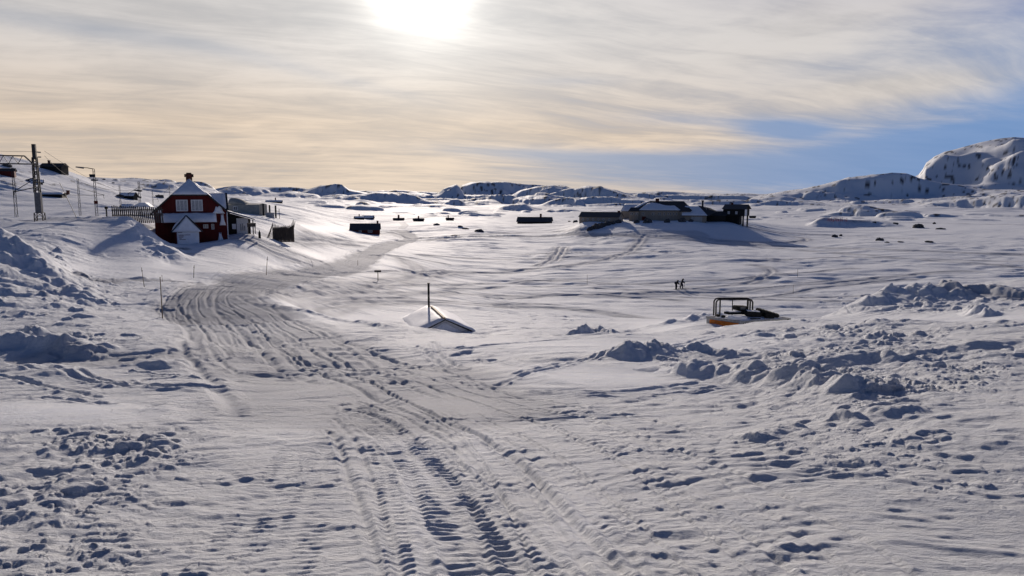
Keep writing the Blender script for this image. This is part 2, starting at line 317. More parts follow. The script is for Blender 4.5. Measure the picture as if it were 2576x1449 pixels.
def base(x, y):
    x = np.asarray(x, float); y = np.asarray(y, float)
    a = np.arctan2(x, y); l = np.log(np.maximum(np.hypot(x, y), 0.5))
    z = bgrid(a, l)
    wbk = sst(np.abs(a), R(62), R(100)); mean = np.interp(np.exp(l), [0, 10, 60, 300, 2000, 9000], [-1.7, -2.0, -4, -6, 5, 30])
    z = z*(1-wbk)+mean*wbk
    wn = sst(np.exp(l), 2.6, 1.2); z = z*(1-wn)+(-1.74)*wn
    return z
def base_h(x, y):
    x = np.atleast_1d(np.asarray(x, float)); y = np.atleast_1d(np.asarray(y, float))
    z, rk = hills(x, y, base(x, y).copy()); return z
def ground(x, y): return float(base_h(x, y)[0])
_T = np.exp(np.linspace(math.log(1.5), math.log(6000), 1400))
def hit(u, v):                            # where the view ray meets the land
    d = ray(u, v); d = d/d[1]; p = _T[:, None]*d[None]
    h = base_h(p[:, 0], p[:, 1]); s = p[:, 2]-h; i = np.argmax(s < 0)
    if s[i] >= 0: i = len(_T)-1
    i = max(i, 1); t0, t1 = _T[i-1], _T[i]; f = s[i-1]/(s[i-1]-s[i]+1e-9); t = t0+(t1-t0)*f
    return (d[0]*t, d[1]*t)
# ------------------------------------------------------------------ ground sheet
QUAL = 1.0
def seg(a, b, step): return list(np.exp(np.arange(math.log(a), math.log(b), step/QUAL)))
rows = seg(0.5, 2.6, .03)+seg(2.6, 14, .0032)+seg(14, 160, .0030)+seg(160, 700, .0042)+seg(700, 4500, .0062)+seg(4500, 12000, .03)+[12000.0]
DL = R(38); core = np.linspace(-DL, DL, int(1350*QUAL))
side = DL+(np.pi-DL)*(np.linspace(0, 1, 110)**1.6); side = side[1:]
azs = np.concatenate([-side[::-1][0:], core, side[:-1]])
rad = np.array(rows); NR, NA = len(rad), len(azs)
AA, RR = np.meshgrid(azs, rad); GXX = RR*np.sin(AA); GYY = RR*np.cos(AA)
xf = GXX.ravel(); yf = GYY.ravel(); rf = RR.ravel(); af = AA.ravel()
zf, rockm = hills(xf, yf, base(xf, yf))
roadm = np.zeros_like(zf); smooth = np.zeros_like(zf); disp = np.zeros_like(zf)
fw = np.maximum(yf*CP-zf*SP, .1); UU = CX+F*xf/fw; VV = CY-F*(yf*SP+zf*CP)/fw
VV = np.where(yf > 0, VV, 1449); UU = np.clip(np.where(yf > 0, UU, CX+(np.sign(xf)*2500)), -3000, 6000)
def zone(u, v, ru, rv, p=2): return np.exp(-(np.abs((UU-u)/ru)**p+np.abs((VV-v)/rv)**p))

# --- tracks -------------------------------------------------------
A2 = azs; LR = np.log(rad)
Z2 = disp.reshape(NR, NA); RM2 = roadm.reshape(NR, NA); SM2 = smooth.reshape(NR, NA)
def spline(pts, n=8):
    P_ = [np.array(p, float) for p in pts]; P_ = [2*P_[0]-P_[1]]+P_+[2*P_[-1]-P_[-2]]; o = []
    for i in range(1, len(P_)-2):
        for t in np.linspace(0, 1, n, endpoint=False):
            a, b, c, d = P_[i-1:i+3]
            o.append(0.5*((2*b)+(c-a)*t+(2*a-5*b+4*c-d)*t*t+(3*b-a-3*c+d)*t**3))
    o.append(P_[-2]); return o
def window(x0, y0, x1, y1, wd):
    cs = [(x0, y0), (x1, y1)]; aa = [math.atan2(x, y) for x, y in cs]; rr = [math.hypot(x, y) for x, y in cs]
    rmn = max(.5, min(rr)-wd); da = wd/max(rmn, 1)
    j0 = np.searchsorted(A2, min(aa)-da); j1 = np.searchsorted(A2, max(aa)+da)
    i0 = np.searchsorted(rad, rmn); i1 = np.searchsorted(rad, max(rr)+wd)
    return slice(max(i0-1, 0), min(i1+1, NR)), slice(max(j0-1, 0), min(j1+1, NA))
def world_path(px): return [hit(u, v) for u, v in spline(px)]
def smoothp(w, step):
    w = np.array(w); d = np.r_[0, np.cumsum(np.hypot(*np.diff(w, axis=0).T))]
    n = max(3, int(d[-1]/step)); t = np.linspace(0, d[-1], n)
    X_ = np.interp(t, d, w[:, 0]); Y_ = np.interp(t, d, w[:, 1]); k_ = np.ones(5)/5
    if n > 12:
        X_[2:-2] = np.convolve(X_, k_, 'valid'); Y_[2:-2] = np.convolve(Y_, k_, 'valid')
    return np.stack([X_, Y_], 1)
_SD = np.full((NR, NA), 1e9, np.float32); _SL = np.zeros((NR, NA), np.float32); _SS = np.zeros((NR, NA), np.float32)
def stamp(path, wd, fn):
    """fn(signed lateral distance, distance along, mask, slices), each vertex once, from its nearest piece of path"""
    s = 0.0; box = None
    for (x0, y0), (x1, y1) in zip(path[:-1], path[1:]):
        L = math.hypot(x1-x0, y1-y0)
        if L < 1e-6: continue
        si, sj = window(x0, y0, x1, y1, wd)
        gx = GXX[si, sj]-x0; gy = GYY[si, sj]-y0
        if gx.size:
            ux, uy = (x1-x0)/L, (y1-y0)/L
            t = gx*ux+gy*uy; lat = gx*uy-gy*ux; tc_ = np.clip(t, 0, L); d = np.hypot(lat, t-tc_)
            D_ = _SD[si, sj]; m = (d < D_) & (d < wd); D_[m] = d[m]; _SL[si, sj][m] = (np.sign(lat)*d)[m]; _SS[si, sj][m] = (s+tc_)[m]
            bb = (si.start, si.stop, sj.start, sj.stop); box = bb if box is None else (min(box[0], bb[0]), max(box[1], bb[1]), min(box[2], bb[2]), max(box[3], bb[3]))
        s += L
    if box is None: return
    si, sj = slice(box[0], box[1]), slice(box[2], box[3]); D_ = _SD[si, sj]; m = D_ < 1e8
    if m.any(): fn(_SL[si, sj], _SS[si, sj], m, si, sj)
    D_[:] = 1e9
def rut(px, wd=.10, depth=.05, world=None, lip=.4, seed=0, wob=0.0, mask=0):
    if world is None and mask == 0: depth = depth*.62
    path = world if world is not None else world_path(px)
    r0 = math.hypot(*path[len(path)//2]); path = smoothp(path, max(.12, r0*.012))
    def fn(lat, s, m, si, sj):
        lat = lat + wob*pn(s/1.7+seed*7, s*0+seed, seed)
        wv_ = 0.85+0.35*pn(s/.9, s*0+.3, seed+5)
        g = -depth*np.exp(-(lat/(wd*.5))**2)*wv_ + depth*lip*np.exp(-((np.abs(lat)-wd*.85)/(wd*.4))**2)*(0.7+.6*pn(s/(.05+wd*.8), lat/(.03+wd*.35), seed+9))
        Z2[si, sj][m] += g[m]
        if mask: RM2[si, sj][m] = np.maximum(RM2[si, sj][m], (mask*np.exp(-(lat/(wd*2.1))**4)*(.8+.4*pn(s/(wd*6), lat/(wd*.7), seed+31)))[m])
    stamp(path, wd*3+wob, fn)
def belt(px, wd=.42, depth=.04, pitch=.15, tooth=.022, seed=0, world=None, fade=None):
    path = world if world is not None else world_path(px); path = smoothp(path, .25)
    def fn(lat, s, m, si, sj):
        inn = sst(np.abs(lat), wd*.56, wd*.44)
        ph = s/pitch+0.18*pn(s/.5, lat/.3, seed)+.25*lat/wd
        tri = (ph-np.floor(ph)); tooth_ = np.where(tri < .3, tri/.3, (1-tri)/.7)
        var = np.clip(0.8+.7*pn(s/.6, lat/.3, seed+3), 0.25, 1.3)
        mid = 1-.75*np.exp(-(lat/(wd*.10))**2)
        g = inn*(-depth+tooth*tooth_*var*mid*1.5) + depth*.5*np.exp(-((np.abs(lat)-wd*.62)/(wd*.12))**2)*(.5+1.2*pn(s/.15, lat/.08, seed+4))
        Z2[si, sj][m] += g[m]; SM2[si, sj][m] = np.maximum(SM2[si, sj][m], inn[m]*.7)
    stamp(path, wd, fn)
def road(px, wd, n, depth=.06, mask=.8, seed=0, flat=.5, wob=.5):
    path = world_path(px); ps = smoothp(path, max(.5, math.hypot(*path[len(path)//2])*.02))
    def fn(lat, s, m, si, sj):
        e = lat+wd*.12*pn(s/(wd*1.2), s*0+seed, seed)
        k_ = sst(np.abs(e), wd*.62, wd*.40)*mask
        RM2[si, sj][m] = np.maximum(RM2[si, sj][m], k_[m]); SM2[si, sj][m] = np.maximum(SM2[si, sj][m], (k_*flat)[m])
        Z2[si, sj][m] += (-depth*1.2*k_+depth*.8*np.exp(-((np.abs(e)-wd*.62)/(wd*.10))**2)*(0.4+pn(s/1.1, lat/.5, seed+8)))[m]
    stamp(ps, wd*1.2, fn)
    nrm = np.gradient(ps, axis=0); nrm = np.stack([nrm[:, 1], -nrm[:, 0]], 1)/np.maximum(np.hypot(*nrm.T), 1e-6)[:, None]
    sl = np.r_[0, np.cumsum(np.hypot(*np.diff(ps, axis=0).T))]
    rnd = random.Random(seed)
    for i in range(n):
        off = (rnd.random()-.5)*wd*.95; o_ = off+wob*wd*.25*pn(sl/(wd*3.5)+i*3.1, sl*0+i, seed+i)
        a = int(len(ps)*rnd.random()*.35); b = int(len(ps)*(1-rnd.random()*.35))
        w_ = ps+nrm*o_[:, None]
        if b-a > 4: rut(None, .08+.16*rnd.random()*min(1, wd/4), depth*(.3+.5*rnd.random()), world=[tuple(q) for q in w_[a:b]], seed=seed+i, wob=.05, lip=.35)

ROAD = [(800, 945), (740, 905), (690, 872), (640, 838), (590, 800), (545, 765), (528, 742), (570, 722), (650, 705), (760, 692), (850, 678), (895, 658), (935, 634), (985, 615), (1025, 605), (1036, 597), (1018, 587), (998, 580)]
road(ROAD[4:9], 5.0, 18, .08, .9, 11)
road(ROAD[7:13], 5.6, 16, .09, .85, 21)
road(ROAD[11:], 5.0, 9, .12, .85, 22)
road([(990, 1010), (800, 925), (690, 872), (640, 838), (590, 800), (545, 765), (528, 742)], 4.6, 26, .05, .5, 12, .3)
road([(1026, 606), (1100, 601), (1180, 598), (1290, 594), (1400, 591), (1500, 590), (1600, 596)], 5.0, 8, .16, .85, 13)
road([(640, 716), (540, 708), (430, 702), (320, 700), (220, 702)], 3.4, 8, .08, .8, 14)
road([(645, 862), (610, 882), (540, 892), (440, 902), (300, 908), (120, 905)], 1.5, 5, .05, .5, 15)
road([(1010, 575), (1018, 568), (1010, 560)], 3, 3, .12, .5, 16)
road([(800, 672), (790, 655), (760, 640), (700, 618), (650, 604), (615, 598)], 3.5, 9, .10, .55, 17)
road([(1760, 588), (1650, 584), (1560, 592), (1480, 594)], 7, 10, .12, .5, 18)
road([(-60, 553), (100, 555), (260, 553), (330, 546)], 3.0, 5, .10, .4, 19)
# foreground ruts and snow-machine tracks
rut([(2160, 1449), (2010, 1380), (1850, 1290), (1690, 1190), (1560, 1110), (1500, 1075)], .05, .02, seed=21)
rut([(1570, 1449), (1490, 1365), (1400, 1270), (1330, 1190), (1240, 1120), (1120, 1050), (990, 985), (860, 935), (760, 905), (690, 872), (640, 820), (580, 770), (530, 745)], .08, .06, seed=22, lip=.4)
rut([(1300, 1300), (1200, 1165), (1100, 1070), (960, 1000), (820, 940), (700, 885)], .08, .03, seed=23)
rut([(958, 1449), (925, 1340), (890, 1230), (850, 1110), (830, 1080)], .07, .035, seed=24)
rut([(1010, 1449), (960, 1290), (915, 1160), (880, 1090), (840, 1045)], .07, .03, seed=25)
rut([(880, 1240), (850, 1130), (820, 1075)], .06, .025, seed=26)
rut([(1440, 1449), (1290, 1290), (1200, 1180), (1120, 1110), (1020, 1045), (900, 1000)], .06, .03, seed=27, lip=.5)
rut([(2576, 1690), (2300, 1450), (2100, 1320), (1900, 1215), (1750, 1150), (1600, 1090), (1450, 1040), (1300, 1003), (1130, 962), (1000, 930)], .06, .028, seed=28)
rut([(2000, 1449), (1850, 1330), (1700, 1235), (1560, 1150), (1420, 1085), (1260, 1020), (1100, 970), (950, 935)], .06, .03, seed=29, lip=.4)
rut([(1800, 1100), (1600, 1045), (1400, 1005), (1250, 975), (1100, 945), (960, 920)], .06, .025, seed=30)
rut([(1700, 1449), (1560, 1310), (1430, 1180), (1320, 1110), (1200, 1050)], .05, .015, seed=31)
rut([(870, 1018), (920, 1028), (970, 1050), (1010, 1075)], .09, .03, seed=32, lip=.8)
for i, (x0, x1) in enumerate([(1360, 1150), (1480, 1190), (1620, 1230), (1740, 1290), (1240, 1120), (1080, 1010), (1900, 1400), (2150, 1560), (1530, 1215)]):
    rut([(x0, 1449), (x0*.62+x1*.38, 1290), (x0*.33+x1*.67, 1170), (x1, 1085), (x1-90, 1030)], .035+.02*(i % 3), .02, seed=340+i, lip=.6, wob=.02)
belt([(1310, 1560), (1220, 1420), (1160, 1320), (1095, 1220), (1035, 1140), (975, 1082), (920, 1040), (890, 1012)], .46, .026, .098, .013, 33)
belt([(1420, 1560), (1330, 1420), (1250, 1310), (1180, 1225), (1120, 1160), (1060, 1105)], .26, .015, .10, .010, 34)
belt([(1010, 1460), (985, 1300), (970, 1180), (940, 1120)], .18, .008, .09, .010, 35)
belt([(700, 1449), (760, 1300), (800, 1180), (835, 1105)], .4, .006, .085, .009, 36)
belt([(540, 1449), (640, 1300), (720, 1180), (770, 1110)], .4, .005, .085, .008, 37)
# left lower tracks
for i, pts in enumerate([[(0, 945), (130, 965), (250, 992)], [(0, 925), (180, 945), (300, 965), (420, 975)], [(150, 930), (320, 960), (420, 975), (560, 975)],
                         [(0, 985), (100, 990), (280, 1010)], [(330, 930), (450, 945), (560, 960)]]):
    rut(pts, .12, .05, seed=40+i, lip=.8)
# pale plateau tracks on the right
for i, pts in enumerate([[(1340, 975), (1480, 980), (1620, 972), (1750, 958)], [(1390, 992), (1560, 990), (1720, 978), (1800, 966)], [(1250, 960), (1400, 925), (1560, 895), (1700, 870), (1850, 845)],
                         [(1300, 940), (1480, 905), (1640, 875)], [(1500, 905), (1700, 875), (1900, 845)], [(1150, 880), (1350, 862), (1600, 850)],
                         [(2200, 780), (2350, 778), (2500, 772), (2600, 760)], [(2000, 800), (2200, 788), (2400, 785), (2600, 776)], [(2050, 806), (2250, 792), (2450, 792)],
                         [(1050, 880), (1090, 900), (1130, 925)], [(1090, 870), (1110, 895), (1170, 925)]]):
    rut(pts, .13, .05, seed=50+i, lip=.7)
# tracks over the plain
for i, (pts, wd) in enumerate([([(600, 745), (760, 728), (900, 722), (1100, 716), (1240, 712), (1400, 705), (1560, 703)], .6), ([(620, 740), (800, 738), (950, 735), (1100, 738), (1300, 742), (1560, 748), (1700, 756)], .8),
                         ([(760, 775), (850, 766), (960, 758), (1080, 762), (1200, 770), (1400, 778), (1620, 800)], .7), ([(780, 760), (900, 750), (1060, 752), (1250, 765), (1400, 768)], .5),
                         ([(1060, 690), (1150, 686), (1250, 684), (1360, 676), (1460, 664), (1540, 648), (1590, 628), (1612, 606), (1622, 590)], 1.0),
                         ([(960, 640), (1010, 652), (1040, 668), (1052, 690), (1030, 704), (960, 712), (800, 716)], 1.2),
                         ([(700, 690), (900, 684), (1100, 682), (1250, 684)], .5),
                         ([(1740, 728), (1820, 718), (1880, 708), (1925, 696), (1942, 684), (1930, 673), (1890, 668)], .8),
                         ([(1500, 745), (1650, 738), (1800, 733), (1950, 724), (2060, 712), (2150, 703), (2300, 690), (2450, 682)], .8),
                         ([(1840, 756), (1980, 738), (2100, 720), (2200, 706), (2300, 700)], .6),
                         ([(1600, 590), (1760, 600), (1900, 615), (2050, 622), (2250, 630), (2400, 636), (2576, 640)], 1.6), ([(1620, 596), (1780, 610), (1950, 624), (2150, 640), (2350, 656), (2576, 674)], 1.0),
                         ([(1870, 568), (1930, 582), (1990, 592), (2030, 600), (2010, 608), (1930, 612), (1800, 606)], 1.2), ([(1870, 563), (1960, 583), (2100, 592), (2300, 600)], .7),
                         ([(1640, 800), (1500, 784), (1400, 776), (1250, 768)], .6), ([(2576, 742), (2200, 748), (1900, 745), (1650, 735), (1500, 728)], .5),
                         ([(1050, 640), (1250, 652), (1480, 645), (1700, 628)], .7), ([(1120, 725), (1350, 722), (1600, 716), (1850, 700), (2150, 676)], .6), ([(1900, 660), (2100, 650), (2350, 652), (2576, 658)], .9), ([(1230, 752), (1400, 745), (1620, 744), (1850, 752), (2150, 760)], .5), ([(1300, 705), (1500, 712), (1700, 722), (1900, 712), (2200, 700)], .4),
                         ([(1380, 655), (1395, 640), (1408, 622)], .7), ([(1400, 656), (1412, 640), (1424, 622)], .7), ([(1350, 668), (1390, 652), (1405, 630)], .6),
                         ([(930, 640), (1040, 648), (1120, 662)], .6), ([(700, 603), (800, 606), (900, 617)], 1.0), ([(780, 592), (880, 607), (960, 615)], 1.0), ([(620, 600), (700, 640), (780, 665)], .8), ([(640, 597), (730, 632), (800, 655)], .8),
                         ([(860, 548), (960, 556), (1100, 545), (1250, 548)], 1.2), ([(1040, 600), (1200, 590), (1350, 584), (1480, 578)], .9), ([(950, 582), (1000, 590), (1030, 600)], 1.0),
                         ([(2060, 552), (2300, 560), (2576, 566)], 1.0), ([(1900, 552), (2100, 548), (2300, 540)], .8), ([(1300, 640), (1500, 632), (1750, 640), (2000, 655)], .4)]):
    d_ = np.mean([math.hypot(*hit(*p)) for p in pts])
    rut(pts, wd*1.25, .04+.0009*d_, seed=80+i, lip=.3, mask=.8)

# --- sculpted snow ------------------------------------------------
print("ground verts", NR*NA)
spc = rf*.0034
def lod(lam): return sst(lam/spc, 1.1, 3.2)
smoothv = smooth
# where the snow is broken, lumpy or wind-smoothed (amounts fade across the land)
lump = 1.1*zone(120, 720, 220, 80)+1.0*zone(60, 1180, 260, 120)+.7*zone(330, 1130, 200, 150)+.7*zone(60, 1380, 300, 120)+.5*zone(380, 610, 90, 60)+.5*zone(130, 640, 130, 60)+ \
       .6*zone(2250, 905, 420, 65)+.7*zone(1850, 905, 240, 22)+.42*zone(2100, 862, 240, 22)+.8*zone(2350, 755, 260, 34)+.6*zone(2100, 960, 420, 50)+.30*zone(2400, 1100, 380, 160)+ \
       .35*zone(250, 880, 300, 40)+.5*zone(60, 870, 200, 45)+.25*zone(1288, 890, 500, 40)+.15*zone(700, 780, 90, 60)+.2*zone(420, 765, 60, 60)+.25*zone(1300, 800, 200, 40)+.3*zone(2000, 1200, 900, 400)+.25*zone(600, 1300, 500, 250)+ \
       .5*zone(1520, 835, 80, 10)+.9*zone(420, 640, 60, 24)
ruf = 0.56+.35*zone(2200, 1150, 900, 420)+.35*zone(1600, 1000, 800, 130)+.30*zone(900, 900, 700, 60)+.25*zone(500, 1250, 600, 300)+.25*zone(250, 950, 420, 60)+.35*zone(300, 620, 300, 70)+.3*zone(1500, 700, 900, 60)
calm = np.clip(1.0*zone(130, 1035, 260, 34, 3)+.95*zone(1500, 945, 260, 30, 3)+.95*zone(1560, 870, 460, 20, 3)+.9*zone(800, 650, 260, 26, 3)+.8*zone(300, 675, 200, 22, 3)+.9*zone(730, 765, 130, 22)+.9*zone(1000, 800, 300, 14)+
               .6*zone(720, 1060, 120, 60)+.6*zone(1200, 1110, 60, 90)+.6*zone(1440, 1320, 90, 120)+.9*zone(2400, 810, 300, 16)+.9*zone(1680, 818, 110, 22)+.9*zone(430, 860, 80, 20)*0+.5*zone(1050, 1300, 70, 300)
               +.9*zone(800, 575, 120, 15)+.7*zone(2350, 560, 400, 30)+.8*zone(300, 615, 110, 40)+.9*zone(1780, 585, 150, 14), 0, 1)
lump = lump*(1-calm)*(1-.45*sst(rf, 26, 9)); ruf = ruf*(1-.82*calm)*(1-.45*smooth)
yoff = yf
# wind-carved ripples, long across the wind
wx = xf+.6*pn(xf/3.1, yf/2.2, 90); wy = yf+.5*pn(xf/2.7, yf/2.3, 91)
c_, s_ = math.cos(R(12)), math.sin(R(12)); rx = wx*c_+wy*s_; ry = -wx*s_+wy*c_
for i, (lam, amp, ani) in enumerate([(14, .012, 2.0), (6.0, .020, 2.4), (2.6, .030, 2.4), (1.25, .040, 2.4), (.62, .052, 2.4), (.31, .050, 2.6), (.155, .078, 2.6), (.08, .115, 2.2), (.042, .125, 2.0), (.022, .11, 1.8)]):
    k_ = lod(lam*.8)
    m = k_ > .01
    if not m.any(): continue
    v_ = pn(rx[m]/(lam*ani)+i*17.3, ry[m]/lam+i*5.1, 100+i)
    v_ = pn(rx[m]/(lam*ani)+i*17.3, ry[m]/lam+i*5.1+.34*v_, 100+i)
    patch = np.clip(.55+1.1*pn(xf[m]/(lam*9)+i, yf[m]/(lam*7), 200+i), .08, 1.4) if i > 1 else 1.0
    nearq = 1-.92*sst(lam, .07, .50)*sst(rf[m], 18, 5)
    disp[m] += (v_*lam*amp*2.3*patch*k_[m]*ruf[m]*nearq).astype(float)
# drifts on the far plain, deep enough to catch the low sun
m = (rf > 70) & (rf < 2500)
for i, (lam, amp) in enumerate([(26, .012), (11, .026), (5.2, .042), (2.4, .070), (1.1, .085), (.55, .08)]):
    v_ = pn(rx[m]/(lam*2.2)+3, ry[m]/lam+9, 300+i); v_ = np.clip(pn(rx[m]/(lam*2.2)+3, ry[m]/lam+9+.34*v_, 300+i)-.02, -.25, 1)
    pa = np.clip(.5+1.2*pn(xf[m]/(lam*8)+i, yf[m]/(lam*8), 320+i), .0, 1.4)
    disp[m] += v_*lam*amp*2.0*pa*lod(lam)[m]*sst(rf[m], 70, 200)*(1-.8*calm[m])*(1-.8*roadm[m])
m = (rf > 260)
for i, (lam, amp) in enumerate([(70, .030), (32, .04)]):
    v_ = pn(xf[m]/(lam*1.8)+3, yf[m]/lam+9, 340+i)
    pa = np.clip(.3+1.5*pn(xf[m]/(lam*6)+i, yf[m]/(lam*6), 350+i), .0, 1.3)
    disp[m] += np.clip(v_, -.1, 1)*lam*amp*1.8*pa*sst(rf[m], 420, 800)
# hummocks and bare rock between the lake and the hills
m = (rf > 430) & (rf < 3200) & (np.abs(af) < 1.0)
xh, yh = xf[m], yf[m]; acc = np.zeros_like(xh)
for cell, amp in ((150, .13), (80, .20), (42, .30), (22, .32)):
    dn = np.clip(.35+1.5*pn(xh/(cell*4), yh/(cell*5), 600+cell), 0, 1)*sst(rf[m], max(430, cell*7), max(600, cell*11))
    h_ = lumps(xh+.3*cell*pn(xh/cell*1.7, yh/cell*1.7, 61), yh+.2*cell*pn(xh/cell*1.7+4, yh/cell*1.7, 62), cell, 620+cell, .55)
    acc = np.maximum(acc, h_*cell*amp*dn*lod(cell*.3)[m])
disp[m] += acc
rkn = pn(xh/14, yh/22, 640)*.5+pn(xh/5, yh/9, 641)*.5
rockm[m] = np.maximum(rockm[m], sst(rkn+.25*sst(acc, .5, 4), .42, .50)*sst(acc, .3, 1.5))
# clods
mL = (lump > .06) & (rf < 130)
xl, yl = xf[mL], yf[mL]; Lq = np.clip(lump[mL], 0, 1.3)
clus = np.clip(.5+1.3*pn(xl/2.0, yl/1.6, 400), 0, 1.2)
acc = np.zeros_like(xl)
for cell, amp in ((1.5, .55), (.75, .8), (.36, .7), (.17, .95), (.10, 1.0), (.06, .9)):
    far = sst(rf[mL], cell*260, cell*120)*sst(rf[mL], cell*9, cell*20)
    h_ = lumps(xl+.30*cell*pn(xl/cell*2.3, yl/cell*2.3, 7), yl+.30*cell*pn(xl/cell*2.3+9, yl/cell*2.3, 8), cell, 410+int(cell*1000), .45)
    acc = np.maximum(acc, h_*cell*amp*far*np.clip(clus*Lq*1.25, 0, 1))
rugg = sum(pn(xl/l_, yl/l_, 430+i)*l_*a_*sst(rf[mL], l_*8, l_*18) for i, (l_, a_) in enumerate(((1.8, .08), (.8, .10), (.38, .11), (.18, .12), (.09, .12))))
disp[mL] += acc+rugg*np.clip(Lq, 0, 1)*1.25
zf = zf+disp
# berm crests with sharp broken outlines
def berm(px, height, wd, seed, steep=.35):
    path = smoothp(world_path(px), .4)
    Zf2 = zf.reshape(NR, NA); n = len(path); Ltot = float(np.sum(np.hypot(*np.diff(path, axis=0).T)))
    acc = np.zeros_like(Zf2)
    def fn(lat, s, m, si, sj):
        t = np.clip(s/Ltot, 0, 1); env = sst(t, 0, .12)*sst(t, 1, .8)
        l2 = lat+.25*wd*pn(s/(wd*.8), lat/wd, seed)
        hh = height*env*(.75+.5*pn(s/(wd*.9), s*0+1, seed+1)+.25*pn(s/(wd*.3), lat/(wd*.4), seed+2))
        # lat > 0 is the right-hand side of the path direction
        p_ = np.where(l2 > 0, np.exp(-(l2/(wd*steep))**2), np.exp(-(l2/(wd*1.0))**2))
        sub = acc[si, sj]; sub[m] = np.maximum(sub[m], (hh*p_)[m])
    stamp(path, wd*2.2, fn)
    Zf2 += acc
    return acc
berm([(-160, 893), (-40, 888), (60, 886), (150, 893), (245, 905)], .36, .7, 501)
berm([(60, 880), (85, 876), (110, 880)], .3, .4, 502, .7)
berm([(1530, 908), (1640, 897), (1760, 893), (1900, 900)], .22, .5, 503, .6)
berm([(1640, 930), (1800, 938), (1950, 950), (2120, 985), (2250, 990)], .28, .6, 504, .5)
berm([(1900, 850), (2000, 838), (2120, 838), (2250, 850)], .16, .5, 505, .7)
berm([(2180, 792), (2260, 765), (2360, 750), (2480, 740), (2600, 728)], .7, 1.6, 506, .8)
berm([(1440, 842), (1500, 838), (1560, 842)], .30, .35, 507, .5)
berm([(1880, 1110), (1950, 1090), (2040, 1075)], .08, .25, 508, .5)
berm([(2100, 1060), (2250, 1035), (2350, 1025)], .10, .3, 509, .5)
berm([(2430, 795), (2465, 800), (2500, 803)], .30, .35, 510, .8)
berm([(300, 588), (360, 600), (400, 625), (450, 655)], .7, 1.6, 511, .9)
# snow bank that slants from road to buried hut
berm([(620, 752), (700, 770), (800, 795), (900, 815), (1010, 832), (1100, 838)], .12, .5, 512, .5)
berm([(-60, 578), (0, 592), (70, 642), (140, 702), (190, 744), (240, 774)], .55, 1.2, 516, .8)
berm([(985, 834), (1035, 816), (1060, 806)], .16, 1.6, 517, .9)
berm([(-120, 922), (60, 930), (170, 952)], .14, .8, 514, .6)
berm([(380, 925), (480, 915), (560, 912)], .16, .8, 515, .6)
berm([(1590, 832), (1680, 818), (1760, 808), (1800, 803)], .55, 1.3, 513, .9)

me = bpy.data.meshes.new("snow_ground")
verts = np.stack([xf, yf, zf], 1)
me.vertices.add(len(verts)); me.vertices.foreach_set("co", verts.ravel().astype(np.float32))
ii, jj = np.meshgrid(np.arange(NR-1), np.arange(NA), indexing='ij'); j2 = (jj+1) % NA
f = np.stack([ii*NA+jj, (ii+1)*NA+jj, (ii+1)*NA+j2, ii*NA+j2], -1).reshape(-1, 4)
# close the little disc under the viewer
nf = len(f); cap = np.arange(NA)
me.loops.add(nf*4+NA); me.polygons.add(nf+1)
me.loops.foreach_set("vertex_index", np.r_[f.ravel(), cap].astype(np.int32))
me.polygons.foreach_set("loop_start", np.r_[np.arange(nf)*4, nf*4].astype(np.int32))
me.polygons.foreach_set("use_smooth", np.ones(nf+1, bool))
me.update(calc_edges=True)
at_ = me.attributes.new("mask", 'FLOAT_VECTOR', 'POINT')
at_.data.foreach_set("vector", np.stack([roadm, rockm, calm], 1).ravel().astype(np.float32))
gnd = bpy.data.objects.new("snow_ground", me); COL.objects.link(gnd); gnd['kind'] = 'structure'
gnd['label'] = 'wind-carved snow field with tracks, banks and white hills'

LUTZ = zf.reshape(NR, NA)
def gz(x, y):                             # finished surface height
    a = math.atan2(x, y); l = math.hypot(x, y); i = min(max(np.searchsorted(rad, l)-1, 0), NR-2); j = min(max(np.searchsorted(azs, a)-1, 0), NA-2)
    fi = (l-rad[i])/(rad[i+1]-rad[i]); fj = (a-azs[j])/(azs[j+1]-azs[j])
    return float((LUTZ[i, j]*(1-fj)+LUTZ[i, j+1]*fj)*(1-fi)+(LUTZ[i+1, j]*(1-fj)+LUTZ[i+1, j+1]*fj)*fi)

def mat_new(name):
    m = bpy.data.materials.new(name); m.use_nodes = True; t = m.node_tree; b = t.nodes['Principled BSDF']; return m, NT(t), b
m, s, b = mat_new("snow")
tcn = s.n('ShaderNodeTexCoord'); obj_ = tcn.outputs['Object']
att = s.n('ShaderNodeAttribute', attribute_name="mask"); spx = s.n('ShaderNodeSeparateXYZ'); s.put(spx.inputs[0], att.outputs['Vector'])
roadA, rockA, calmA = spx.outputs
mp = s.n('ShaderNodeMapping'); s.put(mp.inputs[0], obj_); mp.inputs['Rotation'].default_value = (0, 0, R(-12)); mp.inputs['Scale'].default_value = (.45, 1, 1)
n1 = s.noise(mp.outputs[0], 22, 7, .68); n2 = s.noise(mp.outputs[0], 6, 6, .6); n3 = s.noise(mp.outputs[0], 0.55, 6, .62); n4 = s.noise(obj_, 160, 2, .6)
snowc = s.mix(s.ss(n2, .35, .65), (.80, .82, .86, 1), (.86, .87, .885, 1))
dirt = s.mix(s.ss(n3, .3, .7), (.36, .365, .39, 1), (.52, .525, .55, 1))
c0 = s.mix(s.m('MULTIPLY', roadA, s.m('ADD', .75, s.m('MULTIPLY', n2, .4)), clamp=True), snowc, dirt)
rn = s.noise(obj_, .35, 7, .7)
c0 = s.mix(rockA, c0, s.mix(rn, (.035, .036, .045, 1), (.14, .13, .13, 1)))
s.put(b.inputs['Base Color'], c0); s.put(b.inputs['Roughness'], s.m('ADD', .62, s.m('MULTIPLY', n1, .2)))
s.put(b.inputs['Specular IOR Level'], s.m('MULTIPLY', s.m('SUBTRACT', 1.0, roadA, clamp=True), .045))
